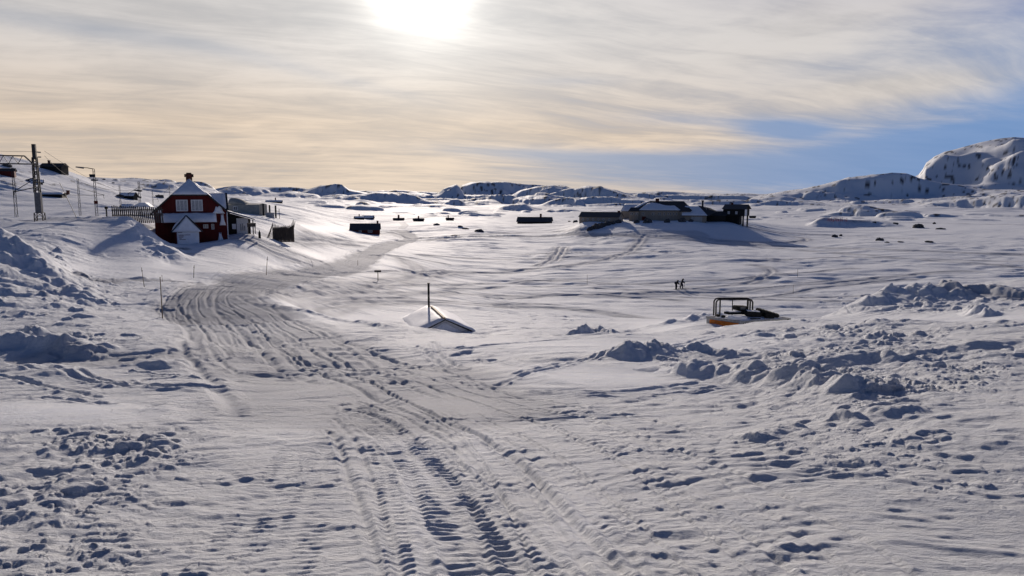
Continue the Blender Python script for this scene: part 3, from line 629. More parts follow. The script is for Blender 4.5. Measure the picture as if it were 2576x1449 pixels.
b1 = s.n('ShaderNodeBump'); b1.inputs['Strength'].default_value = .9; b1.inputs['Distance'].default_value = .07
hh = s.m('ADD', s.m('MULTIPLY', n1, 1.0), s.m('MULTIPLY', n4, .25)); s.put(b1.inputs['Height'], s.m('MULTIPLY', hh, s.m('SUBTRACT', 1.0, s.m('MULTIPLY', calmA, .6))))
b2 = s.n('ShaderNodeBump'); b2.inputs['Strength'].default_value = .6; b2.inputs['Distance'].default_value = .5
s.put(b2.inputs['Height'], n3); s.t.links.new(b1.outputs[0], b2.inputs['Normal'])
s.t.links.new(b1.outputs[0], b.inputs['Normal'])
SNOWG = m; me.materials.append(m)
# ------------------------------------------------------------------ materials for objects
def pmat(name, col, rough=.7, metal=0, var=.25, scale=6, bump=0, stretch=(1, 1, 1), spec=.3):
    m, s, b = mat_new(name); t = s.n('ShaderNodeTexCoord'); mp = s.n('ShaderNodeMapping'); s.put(mp.inputs[0], t.outputs['Object']); mp.inputs['Scale'].default_value = stretch
    n = s.noise(mp.outputs[0], scale, 5, .6)
    s.put(b.inputs['Base Color'], s.mix(s.ss(n, .3, .7), tuple(c*(1-var) for c in col)+(1,), tuple(min(1, c*(1+var)) for c in col)+(1,)))
    b.inputs['Roughness'].default_value = rough; b.inputs['Metallic'].default_value = metal; b.inputs['Specular IOR Level'].default_value = spec
    if bump:
        bn = s.n('ShaderNodeBump'); bn.inputs['Distance'].default_value = bump; bn.inputs['Strength'].default_value = .8; s.put(bn.inputs['Height'], n); s.t.links.new(bn.outputs[0], b.inputs['Normal'])
    return m
def plank(name, col, per=.15, vert=True, var=.2):
    m, s, b = mat_new(name); t = s.n('ShaderNodeTexCoord'); sp = s.n('ShaderNodeSeparateXYZ'); s.put(sp.inputs[0], t.outputs['Object'])
    c = s.m('ADD', sp.outputs[0], s.m('MULTIPLY', sp.outputs[1], .97)) if vert else sp.outputs[2]
    fr = s.m('FRACT', s.m('DIVIDE', c, per)); id_ = s.m('FLOOR', s.m('DIVIDE', c, per))
    wn = s.n('ShaderNodeTexWhiteNoise', noise_dimensions='1D'); s.put(wn.inputs['W'], id_)
    n = s.noise(t.outputs['Object'], 3, 5, .6)
    f = s.m('ADD', s.m('MULTIPLY', wn.outputs[0], .5), s.m('MULTIPLY', n, .5))
    base_ = s.mix(f, tuple(c_*(1-var) for c_ in col)+(1,), tuple(c_*(1+var) for c_ in col)+(1,))
    s.put(b.inputs['Base Color'], s.mix(s.ss(fr, .93, .97), base_, tuple(c_*.3 for c_ in col)+(1,))); b.inputs['Roughness'].default_value = .75; b.inputs['Specular IOR Level'].default_value = .2
    return m
M = dict(
 snow=pmat("roof_snow", (.82, .83, .87), .7, var=.05, scale=2, bump=.03), red=plank("red_boards", (.095, .010, .009), .16), darkred=plank("dark_red_boards", (.10, .014, .012), .16),
 white=pmat("white_paint", (.72, .72, .72), .6, var=.1), glass=pmat("window_glass", (.05, .06, .08), .15, var=.4, scale=2, spec=.6), curtain=pmat("curtained_glass", (.34, .34, .36), .3, var=.25, scale=5, spec=.6),
 dark=pmat("dark_roofing", (.035, .036, .042), .8, var=.3, scale=4, bump=.01), black=pmat("tarred_timber", (.015, .014, .014), .8, var=.3), cream=plank("cream_boards", (.30, .25, .20), .2),
 pale=plank("pale_boards", (.40, .39, .38), .18), slate=pmat("slate_roof", (.06, .062, .07), .75, var=.25, scale=3, bump=.01, stretch=(1, 1, 4)), grey=pmat("weathered_wood", (.10, .08, .065), .85, var=.4, scale=8, bump=.01, stretch=(1, 1, .2)),
 concrete=pmat("mast_concrete", (.13, .13, .14), .85, var=.2, bump=.01), steel=pmat("mast_steel", (.035, .035, .04), .6, .4, var=.3), beige=pmat("beige_cloth", (.36, .34, .29), .8, var=.15, scale=1.5, bump=.02),
 orange=pmat("orange_paint", (.62, .17, .015), .55, var=.25, scale=4), hull=pmat("scuffed_white_paint", (.40, .39, .37), .6, var=.3, scale=5), brick=pmat("sooty_brick", (.09, .03, .024), .85, var=.4, scale=14),
 rock=pmat("boulder_stone", (.07, .068, .07), .9, var=.5, scale=2, bump=.08), cloth=pmat("black_cloth", (.012, .012, .015), .85, var=.4, scale=20), navy=pmat("navy_cloth", (.014, .017, .03), .85, var=.4, scale=20), skin=pmat("skin", (.35, .2, .14), .6, var=.1),
 bamboo=pmat("marker_wood", (.16, .12, .08), .7, var=.3), sign=pmat("sign_board", (.03, .03, .03), .7), rust=pmat("rusty_pipe", (.03, .026, .024), .7, .3, var=.4), tan=pmat("bare_timber", (.42, .31, .2), .75, var=.3, scale=5),
 orangemark=pmat("orange_marker", (.5, .09, .03), .6))

# ------------------------------------------------------------------ mesh helpers
class MB:
    def __init__(s): s.v = []; s.f = []
    def add(s, vs, fs): k_ = len(s.v); s.v += [tuple(map(float, p)) for p in vs]; s.f += [tuple(i+k_ for i in f_) for f_ in fs]; return s
    def box(s, x0, x1, y0, y1, z0, z1):
        return s.add([(x, y, z) for z in (z0, z1) for y in (y0, y1) for x in (x0, x1)], [(0, 2, 3, 1), (4, 5, 7, 6), (0, 1, 5, 4), (2, 6, 7, 3), (0, 4, 6, 2), (1, 3, 7, 5)])
    def prism(s, poly, a, b):               # poly in (x,z), extruded from y=a to y=b
        n = len(poly); return s.add([(x, a, z) for x, z in poly]+[(x, b, z) for x, z in poly], [tuple(range(n))[::-1][::-1], tuple(range(2*n-1, n-1, -1))]+[(i, i+n, (i+1) % n+n, (i+1) % n) for i in range(n)])
    def prismx(s, poly, a, b):              # poly in (y,z), extruded along x
        n = len(poly); return s.add([(a, y, z) for y, z in poly]+[(b, y, z) for y, z in poly], [tuple(range(n)), tuple(range(2*n-1, n-1, -1))]+[(i, i+n, (i+1) % n+n, (i+1) % n) for i in range(n)])
    def slab(s, quad, t):                   # sloped plate of thickness t above quad
        q = [Vector(p) for p in quad]; n = (q[1]-q[0]).cross(q[2]-q[0]).normalized(); n = n if n.z > 0 else -n; m = len(q)
        return s.add([tuple(p) for p in q]+[tuple(p+n*t) for p in q], [tuple(range(m))[::-1], tuple(range(m, 2*m))]+[(i, (i+1) % m, (i+1) % m+m, i+m) for i in range(m)])
    def bar(s, p, q, r, n=6, r2=None):
        p, q = Vector(p), Vector(q); d = (q-p).normalized(); u = d.orthogonal().normalized(); w_ = d.cross(u); r2 = r if r2 is None else r2
        vs = [tuple(c+(u*math.cos(2*math.pi*i/n)+w_*math.sin(2*math.pi*i/n))*rr) for c, rr in ((p, r), (q, r2)) for i in range(n)]
        return s.add(vs, [(i, (i+1) % n, (i+1) % n+n, i+n) for i in range(n)]+[tuple(range(n))[::-1], tuple(range(n, 2*n))])
    def build(s, name, mat, parent=None, smooth=False, bevel=0):
        me = bpy.data.meshes.new(name); me.from_pydata(s.v, [], s.f); me.materials.append(M[mat] if isinstance(mat, str) else mat)
        import bmesh
        bm = bmesh.new(); bm.from_mesh(me); bmesh.ops.recalc_face_normals(bm, faces=bm.faces)
        if bevel: bmesh.ops.bevel(bm, geom=list(bm.edges), offset=bevel, segments=2, affect='EDGES')
        bm.to_mesh(me); bm.free()
        if smooth: me.polygons.foreach_set("use_smooth", [True]*len(me.polygons))
        o = bpy.data.objects.new(name, me); COL.objects.link(o)
        if parent: o.parent = parent
        return o
def tag(o, label, cat, group=None, kind=None):
    o['label'] = label; o['category'] = cat
    if group: o['group'] = group
    if kind: o['kind'] = kind
    return o
def thing(name, label, cat, loc, rz=0, group=None):
    o = bpy.data.objects.new(name, None); COL.objects.link(o); o.location = loc; o.rotation_euler = (0, 0, rz); o.empty_display_size = .3
    return tag(o, label, cat, group)
def copy_tree(o, parent=None):
    c = o.copy(); COL.objects.link(c)
    if parent: c.parent = parent
    for ch in list(o.children): copy_tree(ch, c)
    return c
def faceaz(u): return -math.atan((u-CX)/F/CP)      # rotation that turns a front (-Y) towards the viewer
def lumpy(name, mat, parent, fn, nx, ny, thick=.12, seed=0):
    """snow blanket: fn(s,t)->point, edges rounded, uneven thickness"""
    vs = []; fs = []; rnd = random.Random(seed)
    for i in range(nx+1):
        for j in range(ny+1):
            s_, t_ = i/nx, j/ny; p, n = fn(s_, t_); e = min(1, min(s_, 1-s_)*nx/1.5+.25)*min(1, min(t_, 1-t_)*ny/1.5+.25)
            vs.append(tuple(Vector(p)+Vector(n)*thick*e*(.75+.5*rnd.random())))
    k_ = len(vs)
    for i in range(nx+1):
        for j in range(ny+1): p, n = fn(i/nx, j/ny); vs.append(tuple(Vector(p)-Vector(n)*.01))
    g = lambda i, j: i*(ny+1)+j
    for i in range(nx):
        for j in range(ny): fs.append((g(i, j), g(i+1, j), g(i+1, j+1), g(i, j+1))); fs.append((k_+g(i, j), k_+g(i, j+1), k_+g(i+1, j+1), k_+g(i+1, j)))
    per = [g(i, 0) for i in range(nx+1)]+[g(nx, j) for j in range(1, ny+1)]+[g(i, ny) for i in range(nx-1, -1, -1)]+[g(0, j) for j in range(ny-1, 0, -1)]
    for a, b_ in zip(per, per[1:]+per[:1]): fs.append((a, b_, b_+k_, a+k_))
    return MB().add(vs, fs).build(name, mat, parent, smooth=True)
def plane_fn(a, b, c):                    # corner a, along b, up c
    a, b, c = Vector(a), Vector(b), Vector(c); n = (b-a).cross(c-a).normalized(); n = n if n.z > 0 else -n
    return lambda s_, t_: (a+(b-a)*s_+(c-a)*t_, n)
def window(root, x, z, wd, ht, y=0, glass='glass', panes=2, mat='white', axis='y', d=.05):
    fr = MB(); t = min(.09, wd*.12)
    def bx(mb, x0, x1, z0, z1, y0, y1):
        if axis == 'y': mb.box(x0, x1, y+y0, y+y1, z0, z1)
        else: mb.box(y-y1, y-y0, x0, x1, z0, z1)
    bx(fr, x-wd/2, x+wd/2, z+ht-t, z+ht, -d, 0); bx(fr, x-wd/2, x+wd/2, z, z+t, -d, 0)
    bx(fr, x-wd/2, x-wd/2+t, z+t, z+ht-t, -d, 0); bx(fr, x+wd/2-t, x+wd/2, z+t, z+ht-t, -d, 0)
    for i in range(1, panes): c = x-wd/2+wd*i/panes; bx(fr, c-t*.35, c+t*.35, z+t, z+ht-t, -d*.8, 0)
    o = fr.build('window', mat, root); g = MB(); bx(g, x-wd/2+t, x+wd/2-t, z+t, z+ht-t, -d*.45, -.002); g.build('pane', glass, o); return o

def cabin(label, u, v, Yd, L, W, h, r, turn=0.0, wall='darkred', roof='snow', chim=None, wins=(), name='cabin', cat='cabin', group=None, fnd=1.2, over=.3, snowt=.12, endwins=(), door=None, z=None):
    """gabled building, ridge along local x, long side to the viewer; u,v = foot of its front middle"""
    p = at(u, v, Yd); rt = thing(name, label, cat, (p[0], p[1], p[2] if z is None else z), faceaz(u)+R(turn), group)
    wl = MB().prismx([(0, -fnd), (W, -fnd), (W, h), (W/2, h+r), (0, h)], -L/2, L/2).build('wall', wall, rt)
    k_ = over; sl = r/(W/2); rf_ = MB()
    rf_.slab([(-L/2-k_, -k_, h-k_*sl), (L/2+k_, -k_, h-k_*sl), (L/2+k_, W/2, h+r), (-L/2-k_, W/2, h+r)], .10)
    rf_.slab([(-L/2-k_, W+k_, h-k_*sl), (L/2+k_, W+k_, h-k_*sl), (L/2+k_, W/2+.003, h+r+.003), (-L/2-k_, W/2+.003, h+r+.003)], .10)
    ro = rf_.build('roof', 'dark' if roof == 'snow' else roof, rt)
    if roof == 'snow' and snowt > 0:
        up = .105
        lumpy('roof_snow', 'snow', ro, plane_fn((-L/2-k_+.15, -k_+.12, h-k_*sl+up+.12*sl), (L/2+k_-.15, -k_+.12, h-k_*sl+up+.12*sl), (-L/2-k_+.15, W/2-.1, h+r+up-.1*sl)), 12, 5, snowt, 3)
        lumpy('roof_snow', 'snow', ro, plane_fn((-L/2-k_+.15, W+k_-.12, h-k_*sl+up+.12*sl), (L/2+k_-.15, W+k_-.12, h-k_*sl+up+.12*sl), (-L/2-k_+.15, W/2+.1, h+r+up-.1*sl)), 12, 5, snowt, 4)
    if chim is not None:
        cx, cw, ch = chim; MB().box(cx-cw/2, cx+cw/2, W/2-cw/2, W/2+cw/2, h+r-.3, h+r+ch).box(cx-cw*.62, cx+cw*.62, W/2-cw*.62, W/2+cw*.62, h+r+ch+.003, h+r+ch+.12).build('chimney', 'brick', rt)
    for (x, zz_, ww, hh_) in wins: window(rt, x, zz_, ww, hh_, 0)
    for (y, zz_, ww, hh_, side_) in endwins: window(rt, y, zz_, ww, hh_, side_*L/2 if side_ > 0 else -L/2+.06, axis='x')
    if door: MB().box(door[0]-door[1]/2, door[0]+door[1]/2, -.06, -.002, -fnd*.2, door[2]).build('door', 'white', rt)
    return rt

# ------------------------------------------------------------------ red house
P0 = at(484, 600, 93); RH = thing('red_house', 'big dark red wooden house with snow-plastered half-hipped gable and white-framed windows', 'house', tuple(P0), faceaz(484))
hw, ez, top, dep = 4.15, 3.4, 7.3, 9.0
k1 = (top-ez)/hw; hz = 5.35; hx = (top-hz)/k1
MB().prism([(-hw, -1.6), (hw, -1.6), (hw, ez), (hx, hz), (-hx, hz), (-hw, ez)], 0, dep).build('wall', 'red', RH)
ov = .35; hy = 2.6
rf_ = MB(); ez2 = ez-ov*k1
rf_.slab([(-hw-ov, -ov, ez2), (-hw-ov, dep+ov, ez2), (0, dep+ov, top), (0, hy, top), (-hx, -ov, hz)], .14)
rf_.slab([(hw+ov, -ov, ez2), (hw+ov, dep+ov, ez2), (.004, dep+ov, top+.003), (.004, hy, top+.003), (hx, -ov, hz+.003)], .14)
rf_.slab([(-hx, -ov-.02, hz-.03), (hx, -ov-.02, hz-.03), (0, hy, top-.02)], .15)
roofo = rf_.build('roof', 'dark', RH)
def tri(s_, t_):
    x = (s_*2-1)*(hx-.05)*(1-t_)*1.02; y = -ov-.05+(hy+ov)*t_; z = hz+.13+(top-hz)*t_; n = Vector((0, -(top-hz), hy+ov)).normalized(); return (x, y, z), n
lumpy('roof_snow', 'snow', roofo, tri, 10, 8, .20, 11)
sn = Vector((k1, 0, 1)).normalized()
lumpy('roof_snow', 'snow', roofo, lambda s_, t_: ((hw+ov-.3-(hw+ov-.4)*t_*.96, hy+.2+(dep-hy)*s_, ez2+.17+.3*k1+(hw+ov-.4)*t_*.96*k1), sn), 10, 8, .16, 12)
# bare eave board line on the left slope
MB().bar((-hw-ov, -ov-.02, ez2), (-hx, -ov-.02, hz), .07, 4).build('bargeboard', 'dark', RH); MB().bar((hw+ov, -ov-.02, ez2), (hx, -ov-.02, hz), .07, 4).build('bargeboard', 'dark', RH)
ch = MB().box(-.38, .38, 4.0, 4.8, top-.6, top+.85).build('chimney', 'brick', RH)
MB().box(-.55, -.385, 3.95, 4.85, top+.42, top+.8).box(.385, .55, 3.95, 4.85, top+.42, top+.8).box(-.30, .30, 3.9, 4.9, top+.853, top+.98).build('chimney_cap', 'black', ch)
for x in (-.99, .72): window(RH, x, 3.42, 1.34, 1.42, 0, 'curtain', 3, d=.08)
window(RH, 1.62, 1.25, .6, .5, 0, 'curtain', 2); window(RH, 2.45, 1.1, .35, .7, 0, 'curtain', 1)
# snow-laden canopy across the front
can = MB().slab([(-3.35, -1.5, 2.0), (2.85, -1.5, 2.0), (2.85, -.005, 3.0), (-3.35, -.005, 3.0)], .08).box(-3.3, -3.2, -1.45, -.01, 1.75, 1.99).box(2.7, 2.8, -1.45, -.01, 1.75, 1.99).build('canopy', 'red', RH)
lumpy('canopy_snow', 'snow', can, plane_fn((-3.4, -1.6, 2.08), (2.9, -1.6, 2.08), (-3.4, -.02, 3.12)), 14, 5, .34, 5)
# porch
po = MB().prism([(-1.95, -1.6), (.85, -1.6), (.85, 1.22), (-.62, 2.75), (-1.95, 1.22)], -3.6, -1.55).build('porch', 'red', RH)
MB().slab([(-2.3, -3.85, .95), (-2.3, -1.5, .95), (-.6, -1.5, 2.92), (-.6, -3.85, 2.92)], .10).slab([(1.15, -3.85, .95), (1.15, -1.5, .95), (-.597, -1.5, 2.923), (-.597, -3.85, 2.923)], .10).build('porch_roof', 'dark', po)
lumpy('porch_snow', 'snow', po, plane_fn((-2.2, -3.8, 1.15), (-2.2, -1.55, 1.15), (-.68, -3.8, 2.95)), 6, 6, .2, 8)
lumpy('porch_snow', 'snow', po, lambda s_, t_: ((-.58+(s_*2-1)*1.62*(1-t_), -3.66-.18*(1-t_), 1.02+1.85*t_), Vector((0, -1, .12)).normalized()), 10, 8, .16, 9)
lumpy('wall_snow', 'snow', po, lambda s_, t_: ((-1.7+2.45*s_, -3.61, -1.5+2.62*t_), Vector((0, -1, 0))), 10, 8, .05, 10)
for i, (x0, x1, z) in enumerate([(-1.55, -1.1, .93), (-1.55, -.95, .62), (-1.5, -.92, .50), (-1.5, -1.0, .36), (-1.45, -1.2, .22), (-.88, -.2, .62), (-1.45, -.75, .08), (-1.4, -1.1, -.55), (-1.4, -1.0, -.85)]):
    MB().box(x0, x1, -3.70, -3.60, z, z+.05).build('bare_board', 'darkred', po)
for (x0, x1, z0, z1, sd_) in [(2.95, 3.7, -.8, .75, 1), (3.3, 3.95, 1.6, 3.1, 2), (2.5, 3.9, 3.1, 4.1, 3), (-3.9, -3.3, 3.2, 3.7, 4)]:
    zc, xc = (z0+z1)/2, (x0+x1)/2
    lumpy('wall_snow', 'snow', RH, lambda s_, t_: ((xc+(s_-.5)*(x1-x0)*(1.1-.75*t_+.10*math.sin(t_*5+sd_))+.5*(sd_-2)*.12*t_, -.004, z0+(z1-z0)*t_*(.9+.1*math.sin(s_*7+sd_))), Vector((0, -1, 0))), 6, 6, .08, sd_)
# cross gable on the right slope
dm = MB().prismx([(3.1, 3.3), (7.1, 3.3), (7.1, 3.6), (5.1, 5.5), (3.1, 3.6)], 1.2, 4.25).build('dormer', 'red', RH)
dr = MB().slab([(.8, 2.8, 3.45), (4.55, 2.8, 3.45), (4.55, 5.1, 5.62), (.8, 5.1, 5.62)], .10).slab([(.8, 7.4, 3.45), (4.55, 7.4, 3.45), (4.55, 5.104, 5.623), (.8, 5.104, 5.623)], .10).build('dormer_roof', 'dark', dm)
lumpy('roof_snow', 'snow', dr, plane_fn((1.6, 2.85, 3.62), (4.3, 2.85, 3.62), (1.6, 5.0, 5.66)), 8, 6, .1, 21)
MB().bar((hw+.05, -.08, -1.2), (hw+.05, -.08, 3.3), .06, 6).build('drainpipe', 'white', RH)
# low snow porch behind at the right: annex with its own lean-to roof
P1 = at(603, 586, 101); AX = thing('annex', 'small dark shed with white door and snowy lean-to roof right of the red house', 'shed', tuple(P1), faceaz(603)+R(4))
MB().prism([(-1.5, -1.5), (1.45, -1.5), (1.45, 1.85), (-1.5, 2.75)], 0, 3.2).build('wall', 'black', AX)
ra = MB().slab([(-2.0, -.8, 2.98), (1.95, -.8, 1.78), (1.95, 3.5, 1.78), (-2.0, 3.5, 2.98)], .10).build('roof', 'grey', AX)
lumpy('roof_snow', 'snow', ra, lambda s_, t_: ((-1.9+3.8*s_, -.5+3.9*t_, 3.06-1.16*s_), Vector((.29, 0, .95))), 8, 5, .14, 31)
MB().box(-.35, 1.15, -.05, -.003, -.2, 2.0).build('door', 'white', AX)
MB().box(-.95, -.45, -.30, -.1, .55, 1.25).build('snowy_box', 'snow', AX)
for x in (.15, .4, .65): MB().box(x, x+.06, -.09, -.052, .3, 1.0+.3*math.sin(x*5)).build('bare_slat', 'black', AX)
MB().bar((-1.85, -.7, -1.3), (-1.85, -.7, 2.9), .07).build('post', 'black', AX); MB().bar((1.7, -.7, -1.3), (1.7, -.7, 1.8), .07).build('post', 'black', AX)
MB().box(-1.5, 1.5, -.9, 0, -.6, -.25).build('platform', 'snow', AX)
tb = at(633, 577, 99); T = thing('wooden_table', 'weathered wooden bench table at the right end of the dark shed', 'table', tuple(tb), faceaz(633))
MB().box(-.55, .55, -.3, .3, .35, .85).build('table_top', 'grey', T)
for x in (-.45, .45): MB().box(x-.05, x+.05, -.25, .25, -.6, .347).build('leg', 'grey', T)
# beige hall with tarp, behind
P2 = at(617, 533, 150); BH = thing('storage_hall', 'long low beige hall with rounded snowy cover behind the shed', 'building', tuple(P2), faceaz(617)-R(24))
MB().prismx([(0, -1.5), (4, -1.5), (4, 1.45), (2, 1.7), (0, 1.45)], -3.6, 2.9).build('wall', 'beige', BH)
def dome(s_, t_): a = math.pi*t_; return (-3.6+3.6*s_, 2.1-1.9*math.cos(a), 1.5+1.3*math.sin(a)*(1-s_**2.2)), Vector((0, -math.cos(a), math.sin(a)))
lumpy('cover', 'beige', BH, dome, 10, 10, .05, 6)
for (y_, w_) in ((1.5, 1.1),): window(BH, -2.0, .3, .9, .8, 0)

# ------------------------------------------------------------------ the mountain hotel and its neighbours
GR = 'buildings of the mountain hotel'
low = cabin('long cream single-storey wing with slate roof at the left end of the hotel', 1506, 559, 284, 15.4, 8, 2.05, 1.7, -14, 'cream', 'slate', (6.9, .9, .5), [(x, .7, .55, .8) for x in (-6.3, -4.3, -2.2, -.1, 1.9, 4.1)], 'hotel_wing', 'building', GR, 2.0, endwins=[(1.6, .7, .8, 1.1, 1), (4.2, .7, .8, 1.1, 1)])
back = cabin('grey-roofed hotel wing with snowy slope set back behind the low wing', 1592, 553, 312, 10, 10, 3.6, 3.0, -16, 'cream', 'snow', None, (), 'hotel_wing', 'building', GR, 2.0, snowt=.1)
p = at(1660, 556, 289); MH = thing('mountain_hotel', 'large two-storey cream hotel with broad dark hipped roof on the snow knoll', 'hotel', tuple(p), faceaz(1660)+R(-3), GR)
MB().box(-11.3, 11.3, 0, 16, -2.5, 3.95).box(-11.8, -8.2, -1.2, -.004, -2.5, 3.7).box(7.6, 11.4, -1.2, -.004, -2.5, 3.7).build('wall', 'cream', MH)
e = 4.0; rr_ = 7.5; r1 = MB()
r1.slab([(-12.0, -.6, e), (12.0, -.6, e), (8.6, 7.5, rr_), (-4.2, 7.5, rr_)], .15)
r1.slab([(-12.0, 16.5, e), (12.0, 16.5, e), (8.6, 7.504, rr_), (-4.2, 7.504, rr_)], .15)
r1.slab([(-12.004, -.6, e), (-12.004, 16.5, e), (-4.204, 7.5, rr_)], .15); r1.slab([(12.0, -.6, e), (12.0, 16.5, e), (8.606, 7.5, rr_)], .15)
r1.slab([(-12.2, -1.7, 3.72), (-8.0, -1.7, 3.72), (-8.6, 1.5, 5.1), (-11.4, 1.5, 5.1)], .12).slab([(7.4, -1.7, 3.72), (11.8, -1.7, 3.72), (11.0, 1.5, 5.1), (8.2, 1.5, 5.1)], .12)
mro = r1.build('roof', 'dark', MH)
def sp_(s_, t_):
    w_ = 1-.35*t_; x = -8.2+(16.2)*s_*w_+16.2*.5*(1-w_); tt = t_*(.66+.16*math.sin(s_*5.2+.6)-.3*max(0, s_-.8)); return (x, -.55+8.1*tt, e+.17+3.5*tt), Vector((0, -.4, .92))
lumpy('roof_snow', 'snow', mro, sp_, 16, 6, .22, 41)
def sp2(s_, t_): return (-11.8+2.2*t_*2.6+1.4*s_, -.5+7.6*t_, e+.17+3.4*t_), Vector((0, -.4, .92))
lumpy('roof_snow', 'snow', mro, sp2, 4, 6, .12, 42)
MB().box(-2.3, -.9, 7.0, 8.2, rr_-.3, rr_+1.2).build('chimney', 'brick', MH)
for x in (-11.1, -10.5, -9.2, -8.6): window(MH, x, 2.3, .42, .95, -1.2, panes=1)
for x in (-6.9, -6.3, -2.9, -2.3, -.5, .1, 1.6): window(MH, x, 2.3, .42, .95, 0, panes=1)
for x in (3.1, 4.0, 5.2, 6.3): window(MH, x, 2.4, .5, .8, 0, panes=1)
for x in (8.3, 9.9, 10.5): window(MH, x, 2.3, .42, .95, -1.2, panes=1)
MB().box(-6.9, -5.4, -.08, -.003, -.3, 1.7).build('door', 'darkred', MH)
# snowy lean-to running down to the right
p = at(1747, 557.5, 283); BN = thing('hotel_annex', 'low cream garage wing under a wide snow-covered lean-to roof right of the hotel', 'building', tuple(p), faceaz(1747)+R(-2), GR)
MB().prismx([(0, -2.0), (13, -2.0), (13, 3.6), (6.5, 5.4), (0, 2.35)], -4.0, 4.3).build('wall', 'cream', BN)
b_ = MB().slab([(-4.9, -.7, 2.15), (5.0, -.7, 2.15), (1.2, 6.6, 5.9), (-4.9, 6.6, 5.9)], .12).slab([(5.0, -.7, 2.15), (8.2, 4.6, 3.7), (5.5, 9.0, 4.9), (1.204, 6.6, 5.9)], .12).build('roof', 'dark', BN)
lumpy('roof_snow', 'snow', b_, lambda s_, t_: ((-4.8+(9.6-3.8*t_)*s_, -.6+7.0*t_, 2.32+3.65*t_), Vector((0, -.45, .89))), 12, 7, .15, 43)
MB().box(-1.2, 2.8, -.07, -.003, -.4, 1.9).build('garage_door', 'pale', BN)
MB().bar((2.6, 7.6, 4.5), (2.6, 7.6, 7.6), .35, 8).bar((2.6, 7.6, 7.6), (2.6, 7.6, 8.0), .55, 8).build('chimney', 'dark', BN)
link = cabin('dark connecting shed between the hotel garage and the black house', 1797, 555, 287, 8.5, 5, 2.0, 1.5, 0, 'black', 'dark', None, (), 'link_building', 'shed', GR, 1.6)
# black house on posts
p = at(1846, 559, 286); BK = thing('dark_house', 'black timber house on posts with snow-dusted roof at the right end of the hotel', 'house', tuple(p), faceaz(1846)+R(-16), GR)
MB().prismx([(0, 2.4), (7, 2.4), (7, 5.1), (3.5, 6.6), (0, 5.1)], -4.3, 3.9).build('wall', 'black', BK)
MB().slab([(-4.7, -.5, 4.95), (4.5, -.5, 4.95), (4.5, 3.5, 6.7), (-4.7, 3.5, 6.7)], .12).slab([(-4.7, 7.5, 4.95), (4.5, 7.5, 4.95), (4.5, 3.504, 6.703), (-4.7, 3.504, 6.703)], .12).build('roof', 'slate', BK)
for x in (-2.1, .85): window(BK, x, 3.1, .85, 1.05, 0, 'curtain')
MB().box(-2.2, -1.5, 3.1, 3.8, 6.5, 7.5).build('chimney', 'brick', BK)
MB().box(3.903, 4.0, .4, 3.2, 2.5, 4.9).build('glazed_end', 'white', BK)
MB().box(-4.0, 1.2, 1.0, 6.5, -2, 2.397).build('basement', 'black', BK)
for (x, y) in ((3.4, .4), (3.4, 6.3), (1.8, .4)): MB().box(x-.25, x+.25, y-.25, y+.25, -2.2, 2.397).build('post', 'black', BK)

# ------------------------------------------------------------------ boulders
def boulder(label, u, v, rx_, ry_, rz_, seed, cap=True, group='boulders poking out of the snow', Yd=None):
    h = hit(u, v) if Yd is None else at(u, v, Yd)[:2]; rnd = random.Random(seed)
    import bmesh
    bm = bmesh.new(); bmesh.ops.create_icosphere(bm, subdivisions=3, radius=1)
    for q in bm.verts:
        n_ = float(pn(np.array([q.co.x*1.4+seed]), np.array([q.co.y*1.4+q.co.z*.9]), seed)[0]); n2_ = float(pn(np.array([q.co.x*3+seed]), np.array([q.co.y*3-q.co.z*2]), seed+1)[0])
        q.co *= 1+.42*n_+.25*n2_; q.co.x *= rx_; q.co.y *= ry_; q.co.z *= rz_
    me = bpy.data.meshes.new('boulder'); bm.to_mesh(me); bm.free(); me.materials.append(M['rock'])
    o = bpy.data.objects.new('boulder', me); COL.objects.link(o); o.location = (h[0], h[1], gz(*h)+rz_*.22); o.rotation_euler = (0, 0, rnd.random()*.5)
    return tag(o, label, 'boulder', group)
